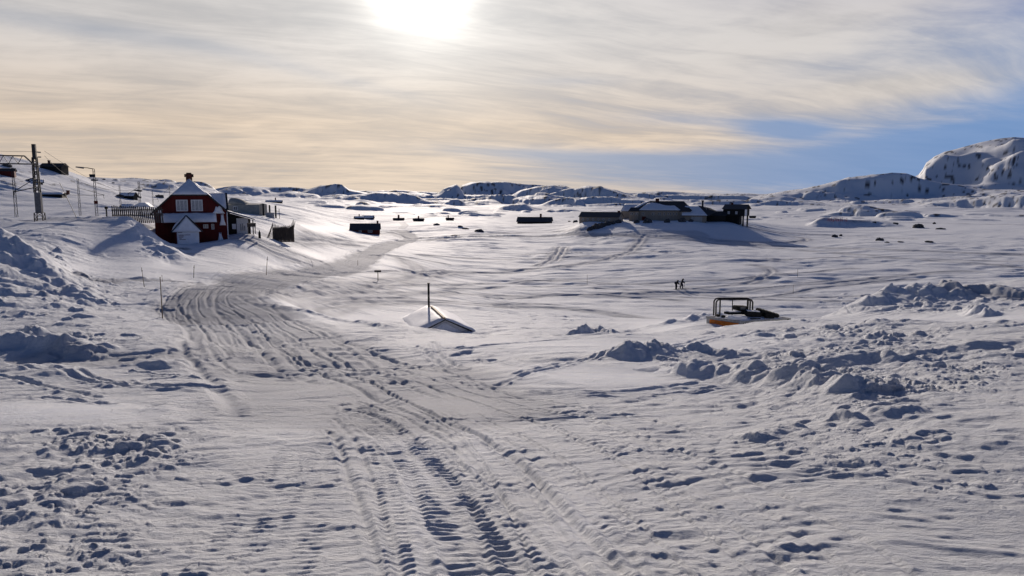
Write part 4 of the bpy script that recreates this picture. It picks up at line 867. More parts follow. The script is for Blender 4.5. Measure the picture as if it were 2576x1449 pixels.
for i, (u, v, w_, h_, lab) in enumerate([
 (1602, 551, 1.2, .9, 'dark snow-edged rock below the left bay of the hotel'), (1630, 553, 1.7, 1.3, 'widest dark rock in front of the hotel door'), (1679, 554, 1.2, 1.0, 'dark rock in front of the middle of the hotel'),
 (1716, 554, 1.5, 1.1, 'dark rock at the corner of the snowy lean-to'), (1738, 556, .9, .7, 'small dark rock beside the hotel garage'),
 (1484, 578, 1.1, .8, 'lowest dark boulder of the row climbing to the hotel'), (1503, 574, 2.0, 1.3, 'big dark boulder low in the row climbing to the hotel'), (1513, 571, 1.3, 1.2, 'tall boulder second up in the row climbing to the hotel'),
 (1526, 566, 1.5, 1.0, 'boulder in the middle of the row below the low wing'), (1540, 563, 1.2, .8, 'boulder near the top of the row below the low wing'), (1556, 560, 1.3, .8, 'topmost boulder of the row by the gable of the low wing'),
 (1448, 560, 1.1, .9, 'boulder left of the low hotel wing'), (1432, 559, .9, .6, 'small boulder farthest left of the low hotel wing'),
 (2100, 597, 1.3, .8, 'dark boulder right of the knoll on the lake plain'), (2115, 594, .7, .6, 'small boulder just behind another on the lake plain'), (2213, 606, 1.5, .8, 'domed boulder alone on the right part of the plain'), (2232, 613, .8, .3, 'flat sliver of rock below the domed boulder'),
 (2265, 612, 1.0, .3, 'thin flat rock right of the domed boulder'), (2338, 612, 1.5, .45, 'flat dark rock farthest right on the plain'), (2310, 573, 3.0, 1.5, 'largest snow-capped outcrop on the right plain'), (2365, 578, 2.0, .6, 'low outcrop right of the largest outcrop'),
 (2350, 563, .9, .8, 'round far boulder above the large outcrop'), (2253, 564, 1.4, .7, 'far boulder left of the round one'), (2200, 560, 1.0, .5, 'small far boulder near the faint hill shadow'), (1206, 582, 1.6, .7, 'dark domed boulder beside the track to the hotel'),
 (1170, 575, 1.2, .4, 'small flat rock left of the domed boulder by the hotel track'), (1157, 572, .9, .4, 'tiny rock nearest the small turf cabin'), (1144, 593, 1.5, .25, 'thin dark slab at the edge of the hotel track'), (1098, 565, 1.2, .5, 'rock beside the far flat cabins')]):
    boulder(lab, u, v, w_, w_*.7, h_, 60+i, Yd=(279 if i < 5 else None))
for i, (u, v, w_, h_, lab) in enumerate([(115, 425, 1.6, 1.0, 'rocky ledge under the hilltop cabin'), (262, 452, 1.8, 1.1, 'boulder on the left hill shoulder by the lamp'), (285, 462, 1.6, .9, 'lower boulder on the left hill shoulder'), (78, 455, 1.2, .8, 'rock on the slope left of the big mast'),
   (345, 498, 1.5, .8, 'snowy rock near the small hillside cabin'), (400, 497, 1.6, .9, 'rock on the slope left of the red house'), (300, 497, 1.2, .7, 'rock just left of the small hillside cabin'), (345, 480, 1.8, .6, 'dark ledge above the small hillside cabin'), (18, 420, 1.5, .6, 'rock ledge at the upper left hill edge')]):
    boulder(lab, u, v, w_, w_*.6, h_, 160+i)

# ------------------------------------------------------------------ scattered cabins
def cab_at(label, u, v, Lpx, hpx, rpx, **kw):
    h = hit(u, v); Yd = h[1]; s_ = Yd/F
    return cabin(label, u, v, Yd, Lpx*s_/math.cos(math.atan((u-CX)/F)), kw.pop('W', Lpx*s_*.62), hpx*s_, rpx*s_, kw.pop('turn', 0), z=gz(*h)-.1, **kw)
GC = 'snowed-in holiday cabins'
cab_at('long dark red cabin with dark grey roof and chimney above the road bend', 918, 587, 70, 11, 14, turn=-4, chim=(4.3, .6, .9), wins=[(-1.6, .5, .9, .8), (1.8, .5, 1.5, .8)], group=GC, W=5.5, over=.35, roof='slate')  # dark slate colour stands in for thin roof snow lying in shade
cab_at('black cabin with snowy slope behind the long dark red cabin', 905, 552, 22, 5, 4, wall='black', turn=10, chim=(0, .5, 1.0), group=GC)
cab_at('low white-roofed cabin joined to the black cabin on its right', 925, 552, 26, 3, 6, wall='black', turn=-12, group=GC, snowt=.3)
cab_at('flat little cabin with square chimney near the far track', 1003, 556, 26, 4, 4, wall='black', chim=(0, 1.0, 1.6), group=GC, roof='dark')
cab_at('dark far cabin with a peaked middle right of the flat one', 1053, 558, 26, 4, 4, wall='black', chim=(0, .7, 1.2), group=GC, roof='dark')
cab_at('far cabin half buried with one lit end and thin chimney', 1131, 556, 18, 5, 3, wall='black', chim=(-1, .5, 1.3), group=GC, roof='dark', turn=-10)
cab_at('long low dark cabin with grey roof left of the hotel', 1343, 563, 84, 7, 10, wall='black', roof='slate', turn=-7, chim=(3.0, .9, 1.6), group=GC, W=8, over=.5)
cab_at('dark cabin with white gable behind the posts right of the red house', 688, 512, 36, 5, 4, wall='black', turn=-8, chim=(1, .7, 1.5), group=GC)
cab_at('hilltop cabin with chimney on the left skyline', 128, 430, 42, 11, 8, wall='black', roof='dark', turn=-25, chim=(-1.5, .6, .9), group=GC, W=5)
cab_at('dark red shed cut by the left edge of the view', 2, 438, 46, 11, 6, wall='darkred', roof='dark', turn=-10, group=GC)
cab_at('snowy little cabin partly behind the big lattice mast', 130, 500, 40, 7, 4, wall='black', turn=-15, group=GC, W=4, snowt=.25, chim=(3, .6, .5))
cab_at('small dark cabin on the slope between two masts', 318, 500, 32, 8, 8, wall='black', turn=-30, group=GC, snowt=.2)
cab_at('snow-buried cabin low on the slope left of the red house', 322, 523, 20, 3, 4, wall='grey', group=GC, snowt=.5, over=.5)
cab_at('tiny hut on the left skyline behind the street lamp', 232, 447, 10, 4, 3, wall='black', roof='dark', group=GC)
cab_at('tiny dark hut just right of the black house on posts', 1893, 549, 14, 4, 3, wall='black', roof='dark', group=GC)
cab_at('rounded snow-covered hut on the slope left of the big mast', 92, 460, 22, 4, 6, wall='grey', group=GC, snowt=.3)

# ------------------------------------------------------------------ railway masts and lamps
def lattice(mb, x0, y0, h, w0, w1, z0=0, n=8, rr=.05):
    c = [(-1, -1), (1, -1), (1, 1), (-1, 1)]
    for a, b_ in c: mb.bar((x0+a*w0, y0+b_*w0, z0), (x0+a*w1, y0+b_*w1, z0+h), rr, 4)
    for i in range(n):
        t0, t1 = i/n, (i+1)/n; wa, wb = w0+(w1-w0)*t0, w0+(w1-w0)*t1
        for k_ in range(4):
            a, b_ = c[k_], c[(k_+1) % 4]
            if i % 2: a, b_ = b_, a
            mb.bar((x0+a[0]*wa, y0+a[1]*wa, z0+h*t0), (x0+b_[0]*wb, y0+b_[1]*wb, z0+h*t1), rr*.55, 4)
        for k_ in range(4):
            a, b_ = c[k_], c[(k_+1) % 4]; mb.bar((x0+a[0]*wb, y0+a[1]*wb, z0+h*t1), (x0+b_[0]*wb, y0+b_[1]*wb, z0+h*t1), rr*.6, 4)
def insul(mb, p, n=3, r=.07):
    for i in range(n): mb.bar((p[0]+i*.1, p[1], p[2]), (p[0]+i*.1+.05, p[1], p[2]), r, 8)
Yb = 80; p = at(101, 556, Yb); sB = Yb/F
BM = thing('railway_mast', 'tall lattice railway mast with grey box base carrying a beam out to the left', 'mast', (p[0], p[1], gz(p[0], p[1])-.3), faceaz(101)*.4)
zb_ = p[2]-gz(p[0], p[1])+.3
m1 = MB(); lattice(m1, 0, 0, 1.68+zb_, .42, .38, -.8, 3, .06); m1.build('foot', 'steel', BM)
MB().box(-.29, .29, -.27, .27, .88+zb_, 3.05+zb_).build('mast_box', 'concrete', BM)
m1 = MB(); lattice(m1, -.05, 0, 3.7, .24, .18, 3.05+zb_, 9, .07); m1.build('lattice', 'steel', BM)
MB().box(-.21, .13, -.17, .17, 6.6+zb_, 8.15+zb_).build('mast_head', 'steel', BM)
ar = MB(); zt = 6.9+zb_
ar.bar((-.3, 0, zt-.85), (-9, 0, zt-.75), .09, 4).bar((-1.0, 0, zt), (-9, 0, zt+.1), .09, 4).bar((-1.0, 0, zt), (-.25, 0, zt-.8), .09, 4)
for i in range(9): x = -1.2-i*.9; ar.bar((x, 0, zt), (x-.45, 0, zt-.8), .035, 4).bar((x-.45, 0, zt-.8), (x-.9, 0, zt), .035, 4)
ar.build('beam', 'steel', BM)
i_ = MB()
for z in (7.3, 6.8): i_.bar((.2, 0, z+zb_), (.55, 0, z+zb_), .04); insul(i_, (.32, 0, z+zb_))
i_.build('insulator', 'concrete', BM)
c_ = MB(); c_.bar((-.2, 0, 3.6+zb_), (-2.2, -.2, 3.1+zb_), .045).bar((-.2, 0, 4.5+zb_), (-2.2, -.2, 3.15+zb_), .04).bar((-2.2, -.2, 3.15+zb_), (-2.25, -.2, 2.5+zb_), .04); c_.build('bracket', 'steel', BM)
def mast(label, u, vb, vt, Yd, arm=0, lamp=False, wdt=.13, name='railway_mast', cat='mast', group='masts along the railway'):
    p = at(u, vb, Yd); s_ = Yd/F; h = (vb-vt)*s_; g = gz(p[0], p[1]); dz = min(0, g-p[2])-.3
    o = thing(name, label, cat, tuple(p), faceaz(u), group)
    mb = MB(); lattice(mb, 0, 0, h-dz, wdt, wdt*.72, dz, max(5, int(h*1.3)), wdt*.26); mb.build('pole', 'steel', o)
    if arm:
        a = MB(); sg = -1 if arm < 0 else 1; z = h*.56
        a.bar((0, 0, z), (sg*abs(arm), 0, z), .04, 4).bar((0, 0, z+1.0), (sg*abs(arm), 0, z), .035, 4).bar((sg*abs(arm)*.95, 0, z), (sg*abs(arm)*.97, 0, z-.5), .035, 4)
        if abs(arm) > 2.2: a.bar((0, 0, z), (-sg*abs(arm)*.8, 0, z+.05), .035, 4)
        a.build('arm', 'steel', o)
    if lamp:
        a = MB().bar((0, 0, h), (-.6, 0, h+.12), .045, 6).bar((-.6, 0, h+.12), (-1.25, 0, h+.15), .04, 6).build('arm', 'steel', o)
        MB().bar((-.95, 0, h+.10), (-1.75, 0, h+.2), .10, 8, .06).build('lamp_head', 'concrete', a)
    return o
mast('concrete-grey mast between the left edge and the big lattice mast', 53*.76, 530, 425, 100, 0, wdt=.17)
mast('mast with crossarms left of the street lamp', 202, 543, 451, 105, 3.2, wdt=.13)
L_ = mast('street lamp mast on a snow heap with arm pointing left', 243, 534, 427, 85, 0, True, .13, 'street_lamp', 'lamp', None)
MB().box(-.2, .2, -.2, .2, .95, 1.3).build('sign_plate', 'darkred', L_); MB().box(-.35, .35, -.1, .1, 3.55, 3.7).build('crossbar', 'concrete', L_)
mast('thinner mast standing left behind the snow fence', 304, 522, 467, 128, 0, wdt=.12)
mast('mast rising behind the right part of the snow fence', 353, 526, 458, 115, -1.6, wdt=.15)
mast('short far mast right of the snow fence', 386, 530, 481, 150, 1.0, wdt=.10)
mast('faint far mast on the slope close to the red house roof', 428, 505, 467, 200, -1.4, wdt=.12)
for (u, vb, vt, lab) in [(663, 541, 513, 'leftmost bare post on the slope right of the red house'), (678.5, 533, 516, 'middle post standing behind the white box'), (694, 543, 517, 'thicker post right of the white box')]:
    p = at(u, vb, 150); s_ = 150/F; tag(MB().box(-.13, .13, -.13, .13, -1, (vb-vt)*s_).build('post', 'black'), lab, 'post', 'posts right of the red house').location = tuple(p)
p = at(701, 543, 150); fr_ = thing('ladder', 'short ladder-like frame leaning beside the thick post', 'frame', tuple(p))
MB().box(-.5, -.42, -.05, .05, -.8, 1.6).box(.1, .18, -.05, .05, -.8, 1.4).box(-.42, .1, -.04, .04, .9, .98).build('rungs', 'black', fr_)
p = at(677, 551, 148); tag(MB().box(-.7, .7, 0, 1.2, -1, 1.25).build('white_crate', 'pale', bevel=.06), 'frosted white box in the snow in front of the middle post', 'box').location = tuple(p)
p = at(268, 536, 88); q_ = thing('signal_post', 'short dark signal post with round head left of the snow fence', 'post', tuple(p)); MB().bar((0, 0, -.8), (0, 0, .5), .08).build('post', 'black', q_); MB().bar((0, -.1, .62), (0, .1, .62), .17, 10).build('head', 'black', q_)
p = at(653, 590, 97); q_ = thing('bollard', 'stubby dark bollard in the snow right of the shed', 'bollard', tuple(p)); MB().bar((0, 0, -.5), (0, 0, .32), .17, 10, .14).build('base', 'black', q_); MB().bar((0, 0, .322), (0, 0, .55), .09, 8, .05).build('cap', 'black', q_)
# wires, sagging between the masts
def wire(label, a, b_, sag, r=.018):
    a, b_ = Vector(a), Vector(b_); mb = MB(); n = 14; pr = None
    for i in range(n+1):
        t = i/n; q = a.lerp(b_, t); q.z -= sag*4*t*(1-t)
        if pr is not None: mb.bar(pr, q, r, 4)
        pr = q
    return tag(mb.build('overhead_wire', 'steel'), label, 'wire', 'overhead wires of the railway')
wire('upper wire dropping from the big mast over the hilltop cabin', at(112, 380, 80), at(300, 480, 128), .5)
wire('second wire dropping from the big mast towards the lamp', at(112, 392, 80), at(203, 455, 105), .5)
wire('wire running out of view left of the big mast top', at(96, 381, 80), at(-120, 374, 80), .1)
wire('wire strung from the left mast to the big mast', at(40, 462, 100), at(-80, 445, 92), .2)
wire('wire linking the arm mast and the mast behind the fence', at(203, 458, 105), at(353, 476, 115), .6)
wire('wire leading on from the fence mast to the far masts', at(353, 476, 115), at(428, 470, 200), .6)
tag(MB().bar(tuple(at(150, 460, 84)), tuple(at(197, 557, 82)), .03, 4).build('guy_pole', 'steel'), 'thin leaning guy wire between big mast and arm mast', 'wire')

# ------------------------------------------------------------------ snow fences
p = at(343, 548, 86); SF = thing('snow_fence', 'long fence of leaning weathered boards on the bank left of the red house', 'fence', tuple(p), faceaz(343)-R(14))
rnd = random.Random(9)
rail_ = MB().box(-2.6, 2.9, .10, .16, .85, .97).box(-2.6, 2.9, .10, .16, .25, .37).build('rail', 'grey', SF)
for i in range(26):
    x = -2.5+i*.21; t = .3+.12*rnd.random()+i*.006; h = 1.35+.12*rnd.random()-.008*i
    MB().add([(x, 0, -.6), (x+.15, 0, -.6), (x+.12-t*.2, 0, h), (x-t*.2, 0, h), (x, .04, -.6), (x+.12, .04, -.6), (x+.12-t*.2, .04, h), (x-t*.2, .04, h)], [(0, 1, 2, 3), (7, 6, 5, 4), (0, 4, 5, 1), (1, 5, 6, 2), (2, 6, 7, 3), (3, 7, 4, 0)]).build('board', 'grey', SF)
MB().prism([(-.6, 1.25), (.3, 1.75), (.9, 1.75), (1.5, 1.25)], .5, 2.2).build('snow_heap', 'snow', SF)
# ruined wicker-like windbreak
p = at(707, 596, 112); WB = thing('timber_windbreak', 'ragged weathered timber windbreak with raised pointed ends on the snow right of the shed', 'fence', tuple(p), faceaz(707)-R(6))
for i in range(46):
    t = i/45; x = -1.2+3.1*t; zt = 1.75+.35*math.exp(-((t-.02)/.12)**2)+.75*math.exp(-((t-1)/.10)**2)-.18*math.sin(math.pi*t)+.16*rnd.random()
    MB().bar((x, .15*rnd.random(), -.8), (x+.07*(rnd.random()-.5), .12*rnd.random()+.3*t, zt), .035+.015*rnd.random(), 5, .02).build('stake', 'grey', WB)
for z in (.3, .9, 1.4): MB().bar((-1.2, .08, z), (1.9, .4, z+.12), .05, 5).build('rail', 'grey', WB)
MB().bar((-2.1, -.3, -.5), (-1.15, .1, 1.95), .06, 5).bar((-2.0, .5, -.5), (-1.15, .1, 1.9), .06, 5).bar((1.5, -.3, -.5), (2.1, .35, 2.3), .05, 5).build('brace', 'grey', WB)
for i in range(9): MB().bar((-2.05+.1*i, -.25+.05*i, -.4+.2*i), (-1.15, .1, .2+.15*i), .025, 4).build('brace', 'grey', WB)
lumpy('brushwood', 'grey', WB, lambda s_, t_: ((-1.15+3.0*s_, .22+.3*s_, -.5+(2.0+.55*max(0, s_-.8)*5)*t_*.92), Vector((0, -1, 0))), 24, 10, .10, 91)
lumpy('snow_filling', 'snow', WB, lambda s_, t_: ((-.9+2.6*s_, .5+1.4*t_, .9+.5*math.sin(math.pi*s_)*(1-t_)), Vector((0, 0, 1))), 8, 5, .2, 3)

# ------------------------------------------------------------------ buried hut with stovepipe
pa = at(1118, 804, 54); pb = at(1086, 781, 59.5); zr = pa[2]; BHt = thing('buried_hut', 'hut buried to its roof with thin stovepipe and one bare rake board', 'hut', (pa[0], pa[1], zr-1.0), 0)
ax_ = Vector((pb[0]-pa[0], pb[1]-pa[1], 0)); Lh = ax_.length; BHt.rotation_euler = (0, 0, math.atan2(-ax_.x, ax_.y))
hw_ = 2.2; dr_ = 1.02
MB().prism([(-hw_, 1-dr_-1.2), (hw_*.95, 1-dr_-1.2), (hw_*.95, 1-dr_), (0, 1), (-hw_, 1-dr_)], 0, Lh+1).build('wall', 'snow', BHt)
ho = MB().slab([(-hw_-.2, -.35, .9-dr_), (-hw_-.2, Lh+1.2, .9-dr_), (0, Lh+1.2, 1.0), (0, -.35, 1.0)], .05).slab([(hw_+.1, -.35, .9-dr_), (hw_+.1, Lh+1.2, .9-dr_), (.003, Lh+1.2, 1.003), (.003, -.35, 1.003)], .05).build('roof', 'dark', BHt)
lumpy('roof_snow', 'snow', ho, plane_fn((-hw_-.3, -.34, 1.0-dr_), (-hw_-.3, Lh+1.3, 1.0-dr_), (-.05, -.34, 1.07)), 10, 8, .16, 61)
lumpy('roof_snow', 'snow', ho, plane_fn((hw_+.2, -.34, 1.0-dr_), (hw_+.2, Lh+1.3, 1.0-dr_), (.05, -.34, 1.07)), 10, 8, .14, 62)
lumpy('drift', 'snow', BHt, lambda s_, t_: ((-hw_-2.2+2.6*s_, -.2+3.6*t_, .95-dr_-1.0*(1-s_)**1.3-.05), Vector((0, 0, 1))), 10, 8, .22, 66)
lumpy('gable_snow', 'snow', BHt, lambda s_, t_: (((s_*2-1)*hw_*.93*(1-t_*.98), -.02, -.35+1.2*t_), Vector((0, -1, 0))), 12, 6, .08, 63)
MB().bar((-.04, -.2, 1.14), (-.04, Lh-.2, 1.16), .10, 4).build('ridge_board', 'tan', BHt)
tp = at(1078, 713, 59.5); bs = at(1079, 800, 58.5)
pipe = MB().bar((0, 0, 0), (0, 0, 3.0), .085, 12).bar((0, 0, 3.0), (0, 0, 3.06), .12, 12).build('stovepipe', 'rust', BHt, True)
Mi = (Matrix.Translation(BHt.location) @ Matrix.Rotation(BHt.rotation_euler[2], 4, 'Z')).inverted(); lp = Mi @ Vector((tp[0], tp[1], tp[2]-3.02)); pipe.location = lp
# drift over the left side of the hut
hc = at(1040, 815, 55)

# ------------------------------------------------------------------ snowed-in work raft with orange side
Y0 = 47; A = at(1776, 797, 46.4); B = at(1862, 809, 44.6); C_ = at(1990, 801, 45.8)
sideL = Vector(B)-Vector(A); sideR = Vector(C_)-Vector(B)
zd = -7.70
BG_ = thing('work_barge', 'snowed-in flat barge with orange side panel, white gunwale, dark roll frame and black gear', 'barge', (B[0], B[1], zd-.0), 0)
rt_ = math.atan2(sideR.y, sideR.x); BG_.rotation_euler = (0, 0, rt_)
LR_ = math.hypot(sideR.x, sideR.y); LL = math.hypot(sideL.x, sideL.y); al = math.atan2(-sideL.y, -sideL.x)-rt_      # direction B->A in local
dx, dy = math.cos(al)*LL, math.sin(al)*LL
print('barge', LR_, LL, math.degrees(al), dx, dy)
foot = [(0, 0), (LR_, 0), (LR_+dx*.9, dy*.9), (dx, dy)]
def ring(mb, pts, z0, z1, inset):
    n = len(pts); cx = sum(p[0] for p in pts)/n; cy = sum(p[1] for p in pts)/n; ins = [(cx+(p[0]-cx)*inset, cy+(p[1]-cy)*inset) for p in pts]
    vs = [(x, y, z0) for x, y in pts]+[(x, y, z1) for x, y in pts]+[(x, y, z0) for x, y in ins]+[(x, y, z1) for x, y in ins]
    fs = []
    for i in range(n): j = (i+1) % n; fs += [(i, j, j+n, i+n), (i+2*n, i+3*n, j+3*n, j+2*n), (i+n, j+n, j+3*n, i+3*n), (i, i+2*n, j+2*n, j)]
    mb.add(vs, fs)
g = MB(); ring(g, foot, -.10, .02, .95); g.build('gunwale', 'hull', BG_)
hl = MB(); f2 = [(x*.985+.03, y*.985+.03) for x, y in foot]; hl.add([(x, y, -1.2) for x, y in f2]+[(x, y, -.103) for x, y in f2], [(0, 3, 2, 1), (4, 5, 6, 7), (0, 1, 5, 4), (1, 2, 6, 5), (2, 3, 7, 6), (3, 0, 4, 7)]); hl.build('hull', 'hull', BG_)
# orange panel on the face B->A
nrm = Vector((-dy, dx, 0)).normalized(); nrm = -nrm if nrm.y > 0 else nrm
def onf(t, z, o=.03): return (dx*t+nrm.x*o, dy*t+nrm.y*o, z)
MB().add([onf(.03, -1.1), onf(.90, -1.1), onf(.88, -.13), onf(.04, -.13), onf(.03, -1.1, .005), onf(.90, -1.1, .005), onf(.88, -.13, .005), onf(.04, -.13, .005)], [(0, 1, 2, 3), (7, 6, 5, 4), (0, 4, 5, 1), (1, 5, 6, 2), (2, 6, 7, 3), (3, 7, 4, 0)]).build('side_panel', 'orange', BG_)
deck = MB().add([(x*.95+.1, y*.95+.05, -.1) for x, y in foot]+[(x*.95+.1, y*.95+.05, -.15) for x, y in foot], [(0, 1, 2, 3), (7, 6, 5, 4), (0, 4, 5, 1), (1, 5, 6, 2), (2, 6, 7, 3), (3, 7, 4, 0)]).build('deck', 'hull', BG_)
lumpy('deck_snow', 'snow', deck, lambda s_, t_: ((LR_*.05+LR_*.9*s_+dx*.9*t_*.95, dy*.9*t_+.1, -.08+.05*math.sin(math.pi*s_)), Vector((0, 0, 1))), 16, 12, .09, 71)
def loc(u, v, Yd): q = at(u, v, Yd); return (Matrix.Translation(BG_.location) @ Matrix.Rotation(rt_, 4, 'Z')).inverted() @ Vector(q)
fr1 = MB(); t_l = loc(1802, 753, 47.0); t_r = loc(1894, 752, 47.0)
def poly_bar(mb, pts, r):
    for a, b_ in zip(pts[:-1], pts[1:]): mb.bar(a, b_, r, 8)
dv = (t_r-t_l); dv.z = 0; dv.normalize(); pv = Vector((-dv.y, dv.x, 0))
for off in (0, .5):
    a0 = t_l+pv*off; b0 = t_r+pv*off; zt = t_l.z; a0.z = b0.z = -.1
    up_ = lambda q, z_: Vector((q.x, q.y, z_))
    poly_bar(fr1, [a0, up_(a0, zt-.20), up_(a0+dv*.08, zt-.05), up_(a0+dv*.25, zt), up_(b0-dv*.25, zt), up_(b0-dv*.08, zt-.05), up_(b0, zt-.2), b0], .05)
for t_, r_ in ((.12, .05), (.46, .03), (.88, .065)):
    q = t_l.lerp(t_r, t_)+pv*.1; fr1.bar((q.x, q.y, -.1), (q.x, q.y, zt), r_, 6)
fr1.build('roll_frame', 'black', BG_)
def gear(u, v, Yd, sx, sy, sz, rz, mat='black', nm='gear', rx=0, snow=False):
    q = loc(u, v, Yd); o = MB().box(-sx/2, sx/2, -sy/2, sy/2, 0, sz).build(nm, mat, BG_, bevel=min(sx, sy, sz)*.18); o.location = q; o.rotation_euler = (rx, R(4), rz)
    if snow: k_ = MB().box(-sx*.4, sx*.4, -sy*.4, sy*.4, sz+.002, sz+.05).build('snow_cap', 'snow', o, bevel=.02)
    return o
gear(1862, 780, 46.6, .85, .6, .28, .05, nm='engine_box'); gear(1868, 779, 46.25, .42, .06, .17, .05, 'glass', 'screen')
gear(1846, 790, 46.2, 1.35, .45, .14, .2, nm='rack', snow=True); gear(1893, 795, 46.0, 1.0, .5, .30, -.35, nm='rack', snow=True)
gear(1880, 789, 46.2, .5, .5, .22, -.2, nm='bin')
for i in range(6): gear(1909+i*8.4, 785+i*2.6, 46.3-.06*i, .30, .5, .24, -.35, nm='seat')
gear(1806, 797, 45.9, .22, .16, .17, -.35, nm='bitt'); gear(1819, 799, 45.6, .24, .16, .15, -.35, nm='bitt'); gear(1900, 803, 45.2, .8, .08, .07, .1, nm='rail_piece'); gear(1935, 801, 45.4, .8, .08, .07, .1, nm='rail_piece')
gear(1890, 791, 46.5, 1.5, .7, .26, -.3, 'black', 'tarpaulin'); gear(1935, 797, 46.1, .8, .7, .2, -.3, 'black', 'tarpaulin')
gear(1855, 803, 45.3, 1.1, .6, .20, .1, 'snow', 'snow_lump')
sc_ = MB()
for x in (.22, .36, .5, .56): sc_.box(x, x+.05, -.012, -.002, -.30, -.11)
sc_.box(LR_-.36, LR_-.30, -.012, -.002, -.30, -.11).box(LR_-.297, LR_-.15, -.012, -.002, -.10, -.05).box(LR_-.297, LR_-.15, -.012, -.002, -.24, -.19).build('faded_lettering', 'black', BG_)

# ------------------------------------------------------------------ sticks, sign
def stick(label, u, vb, vt, lean=0, r=.022, name='marker_pole', tape=False, group='marker poles in the snow', Yd=None):
    h = hit(u, vb) if Yd is None else at(u, vb, Yd)[:2]; z = gz(*h); ht = (vb-vt)*h[1]/F; o = thing(name, label, 'pole', (h[0], h[1], z), 0, group)
    MB().bar((0, 0, -.3), (lean*ht, 0, ht), r, 6, r*.6).build('stick', 'bamboo', o)
    if tape: MB().bar((lean*ht*.80, 0, ht*.80), (lean*ht*.86, 0, ht*.86), r*1.35, 6).build('tape', 'black', o)
    return o
stick('tall straight marker pole at the near left verge of the road bend', 409, 802, 694, 0, .028)
stick('thin leaning marker pole farthest left by the side track', 364, 722, 672, -.10, .022, tape=True); stick('thin marker pole just behind the tall straight one', 408, 704, 684, 0, .02)
stick('marker pole leaning right beside the side track', 486, 693, 661, .12, .03, tape=True); stick('marker pole leaning right on the verge below the house', 669, 692, 644, .12, .035, tape=True)
stick('thin marker pole alone on the middle of the plain', 1477, 716, 690, 0, .03); stick('lone marker pole on the right part of the plain', 2006, 696, 677, 0, .04); stick('marker pole below the right ski trail', 1995, 738, 716, 0, .03) 
stick('short stick with long shadow beside the skiers', 2304*.7488, 730, 723, 0, .03)
stick('thin marker pole near the bend of the far road', 1202*.7488+0*1, 665, 652, 0, .04) 
h = hit(951, 706); o = thing('signpost', 'low signpost with dark board on one post right of the main road', 'sign', (h[0], h[1], gz(*h)), 0)
s_ = h[1]/F; MB().box(-.04, .04, -.04, .04, -.4, 22*s_).build('post', 'bamboo', o); MB().box(-8.5*s_, 8.5*s_, -.07, -.041, 22*s_-.02, 26.5*s_).build('board', 'sign', o)
for i in range(11):
    u = 2083+i*4.4+(3 if i > 8 else 0); h = hit(u, 556+(i % 2)*.4); tag(MB().bar((0, 0, -.3), (0, 0, 1.3+.3*(i % 3)), .10, 5).bar((0, 0, .5), (.5, 0, .7), .05, 4).build('course_flag', 'orangemark'), 'reddish little flag in the row far out on the right plain', 'flag', 'row of tiny reddish flags on the far plain').location = (h[0], h[1], gz(*h))

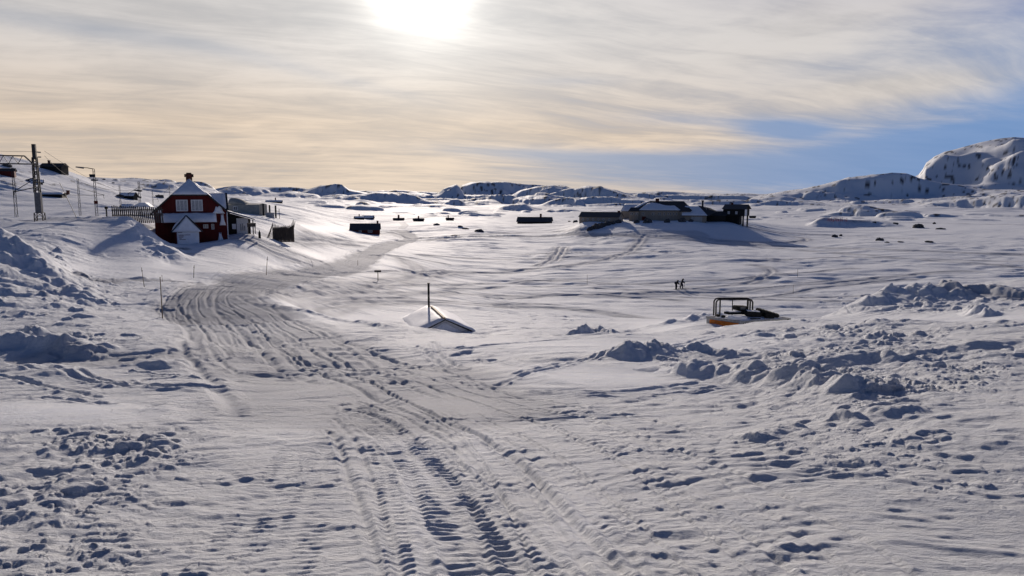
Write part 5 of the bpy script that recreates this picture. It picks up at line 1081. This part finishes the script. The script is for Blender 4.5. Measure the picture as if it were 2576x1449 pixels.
# ------------------------------------------------------------------ skiers
def person(label, u, v, Yd, ht, face, bend, back=False, mat='cloth', legs=.1):
    p = at(u, v, Yd); z = gz(p[0], p[1]); o_ = thing('person', label, 'person', (p[0], p[1], z+.03), face)
    k_ = ht/1.8
    J = dict(pel=(0, 0, .95), che=(0, -.10-bend*.5, 1.28), nec=(0, -.16-bend, 1.50), hed=(0, -.20-bend*1.15, 1.60), top=(0, -.21-bend*1.2, 1.72),
             ls=(-.19, -.12-bend*.8, 1.42), le=(-.27, -.22-bend, 1.14), lh=(-.24, -.46-bend, 1.02), lf=(-.24, -.54-bend, 1.00), rs=(.19, -.12-bend*.8, 1.42), re=(.27, -.22-bend, 1.14), rh=(.24, -.46-bend, 1.02), rf=(.24, -.54-bend, 1.00),
             lp=(-.10, 0, .90), lk=(-.11, -.05+legs, .50), la=(-.11, .06+legs, .10), lt=(-.11, -.12+legs, .05), rp=(.10, 0, .90), rk=(.11, -.10-legs, .50), ra=(.11, -.02-legs, .10), rt=(.11, -.20-legs, .05))
    E = [('pel', 'che'), ('che', 'nec'), ('nec', 'hed'), ('hed', 'top'), ('che', 'ls'), ('ls', 'le'), ('le', 'lh'), ('lh', 'lf'), ('che', 'rs'), ('rs', 're'), ('re', 'rh'), ('rh', 'rf'), ('pel', 'lp'), ('lp', 'lk'), ('lk', 'la'), ('la', 'lt'), ('pel', 'rp'), ('rp', 'rk'), ('rk', 'ra'), ('ra', 'rt')]
    Rr = dict(pel=.17, che=.19, nec=.07, hed=.10, top=.085, ls=.085, le=.06, lh=.045, lf=.04, rs=.085, re=.06, rh=.045, rf=.04, lp=.11, lk=.075, la=.055, lt=.05, rp=.11, rk=.075, ra=.055, rt=.05)
    Rr = {a_: r_*(1.45 if a_ in ('pel', 'che') else 1.9) for a_, r_ in Rr.items()}
    ks = list(J); me = bpy.data.meshes.new('body'); me.from_pydata([tuple(c*k_ for c in J[n]) for n in ks], [(ks.index(a), ks.index(b_)) for a, b_ in E], [])
    b = bpy.data.objects.new('body', me); COL.objects.link(b); b.parent = o_; md = b.modifiers.new('s', 'SKIN'); b.modifiers.new('u', 'SUBSURF').levels = 1; b.modifiers['u'].render_levels = 1
    for i, n in enumerate(ks): me.skin_vertices[0].data[i].radius = (Rr[n]*k_, Rr[n]*k_*(.85 if n in ('pel', 'che') else 1)); me.skin_vertices[0].data[i].use_root = (n == 'pel')
    me.materials.append(M[mat])
    hy_, hz_ = J['hed'][1]*k_, J['hed'][2]*k_
    MB().bar((0, hy_-.01, hz_+.03*k_), (0, hy_-.02, hz_+.15*k_), .115*k_, 12, .06*k_).build('hat', 'black', o_, True)
    MB().bar((0, hy_-.10*k_, hz_-.05*k_), (0, hy_-.12*k_, hz_+.03*k_), .045*k_, 8).build('face', 'skin', o_, True)
    if back: tag(MB().box(-.17, .17, .02, .26, .98*k_, 1.42*k_).build('backpack', 'navy', None, bevel=.06), 'dark backpack on the shorter stooping skier', 'backpack'); 
    rot_ = Matrix.Translation(o_.location) @ Matrix.Rotation(face, 4, 'Z')
    if back: bp = bpy.data.objects['backpack']; bp.matrix_world = rot_
    who = 'taller' if not back else 'shorter'
    for sx, sn_ in ((-.11, 'far'), (.11, 'near')):
        yo = (legs if sx < 0 else -legs)
        s1 = tag(MB().box(-.035, .035, -1.0, .75, -.01, .012).add([(-.035, -1.0, -.01), (.035, -1.0, -.01), (.035, -1.18, .08), (-.035, -1.18, .08), (-.035, -1.0, .012), (.035, -1.0, .012), (.035, -1.18, .10), (-.035, -1.18, .10)], [(0, 1, 2, 3), (4, 7, 6, 5), (0, 4, 5, 1), (1, 5, 6, 2), (2, 6, 7, 3), (3, 7, 4, 0)]).build('ski', 'black'), f'dark ski under the {who} skier on the {sn_} side', 'ski', 'skis of the two skiers')
        s1.matrix_world = rot_ @ Matrix.Translation((sx, yo, 0))
        hx, hy2, hz2 = (.24 if sx > 0 else -.24)*k_, (-.52-bend)*k_, 1.0*k_
        pl = tag(MB().bar((hx, hy2, hz2+.1), (hx*1.3, hy2+.12, -.02), .014, 6, .01).bar((hx*1.29, hy2+.115, .05), (hx*1.29, hy2+.115, .06), .05, 8).build('ski_pole', 'steel'), f'ski pole in the {sn_} hand of the {who} skier', 'ski pole', 'ski poles of the two skiers'); pl.matrix_world = rot_
    return o_
person('shorter skier in black stooping under a backpack, behind the taller skier', 1700.5, 727, 124, 1.66, R(72), .10, True, 'cloth', .02)
person('taller skier in dark clothes standing ahead with poles', 1714, 724.5, 125, 1.80, R(78), .05, False, 'navy', .14)
print('objects', len(bpy.data.objects))
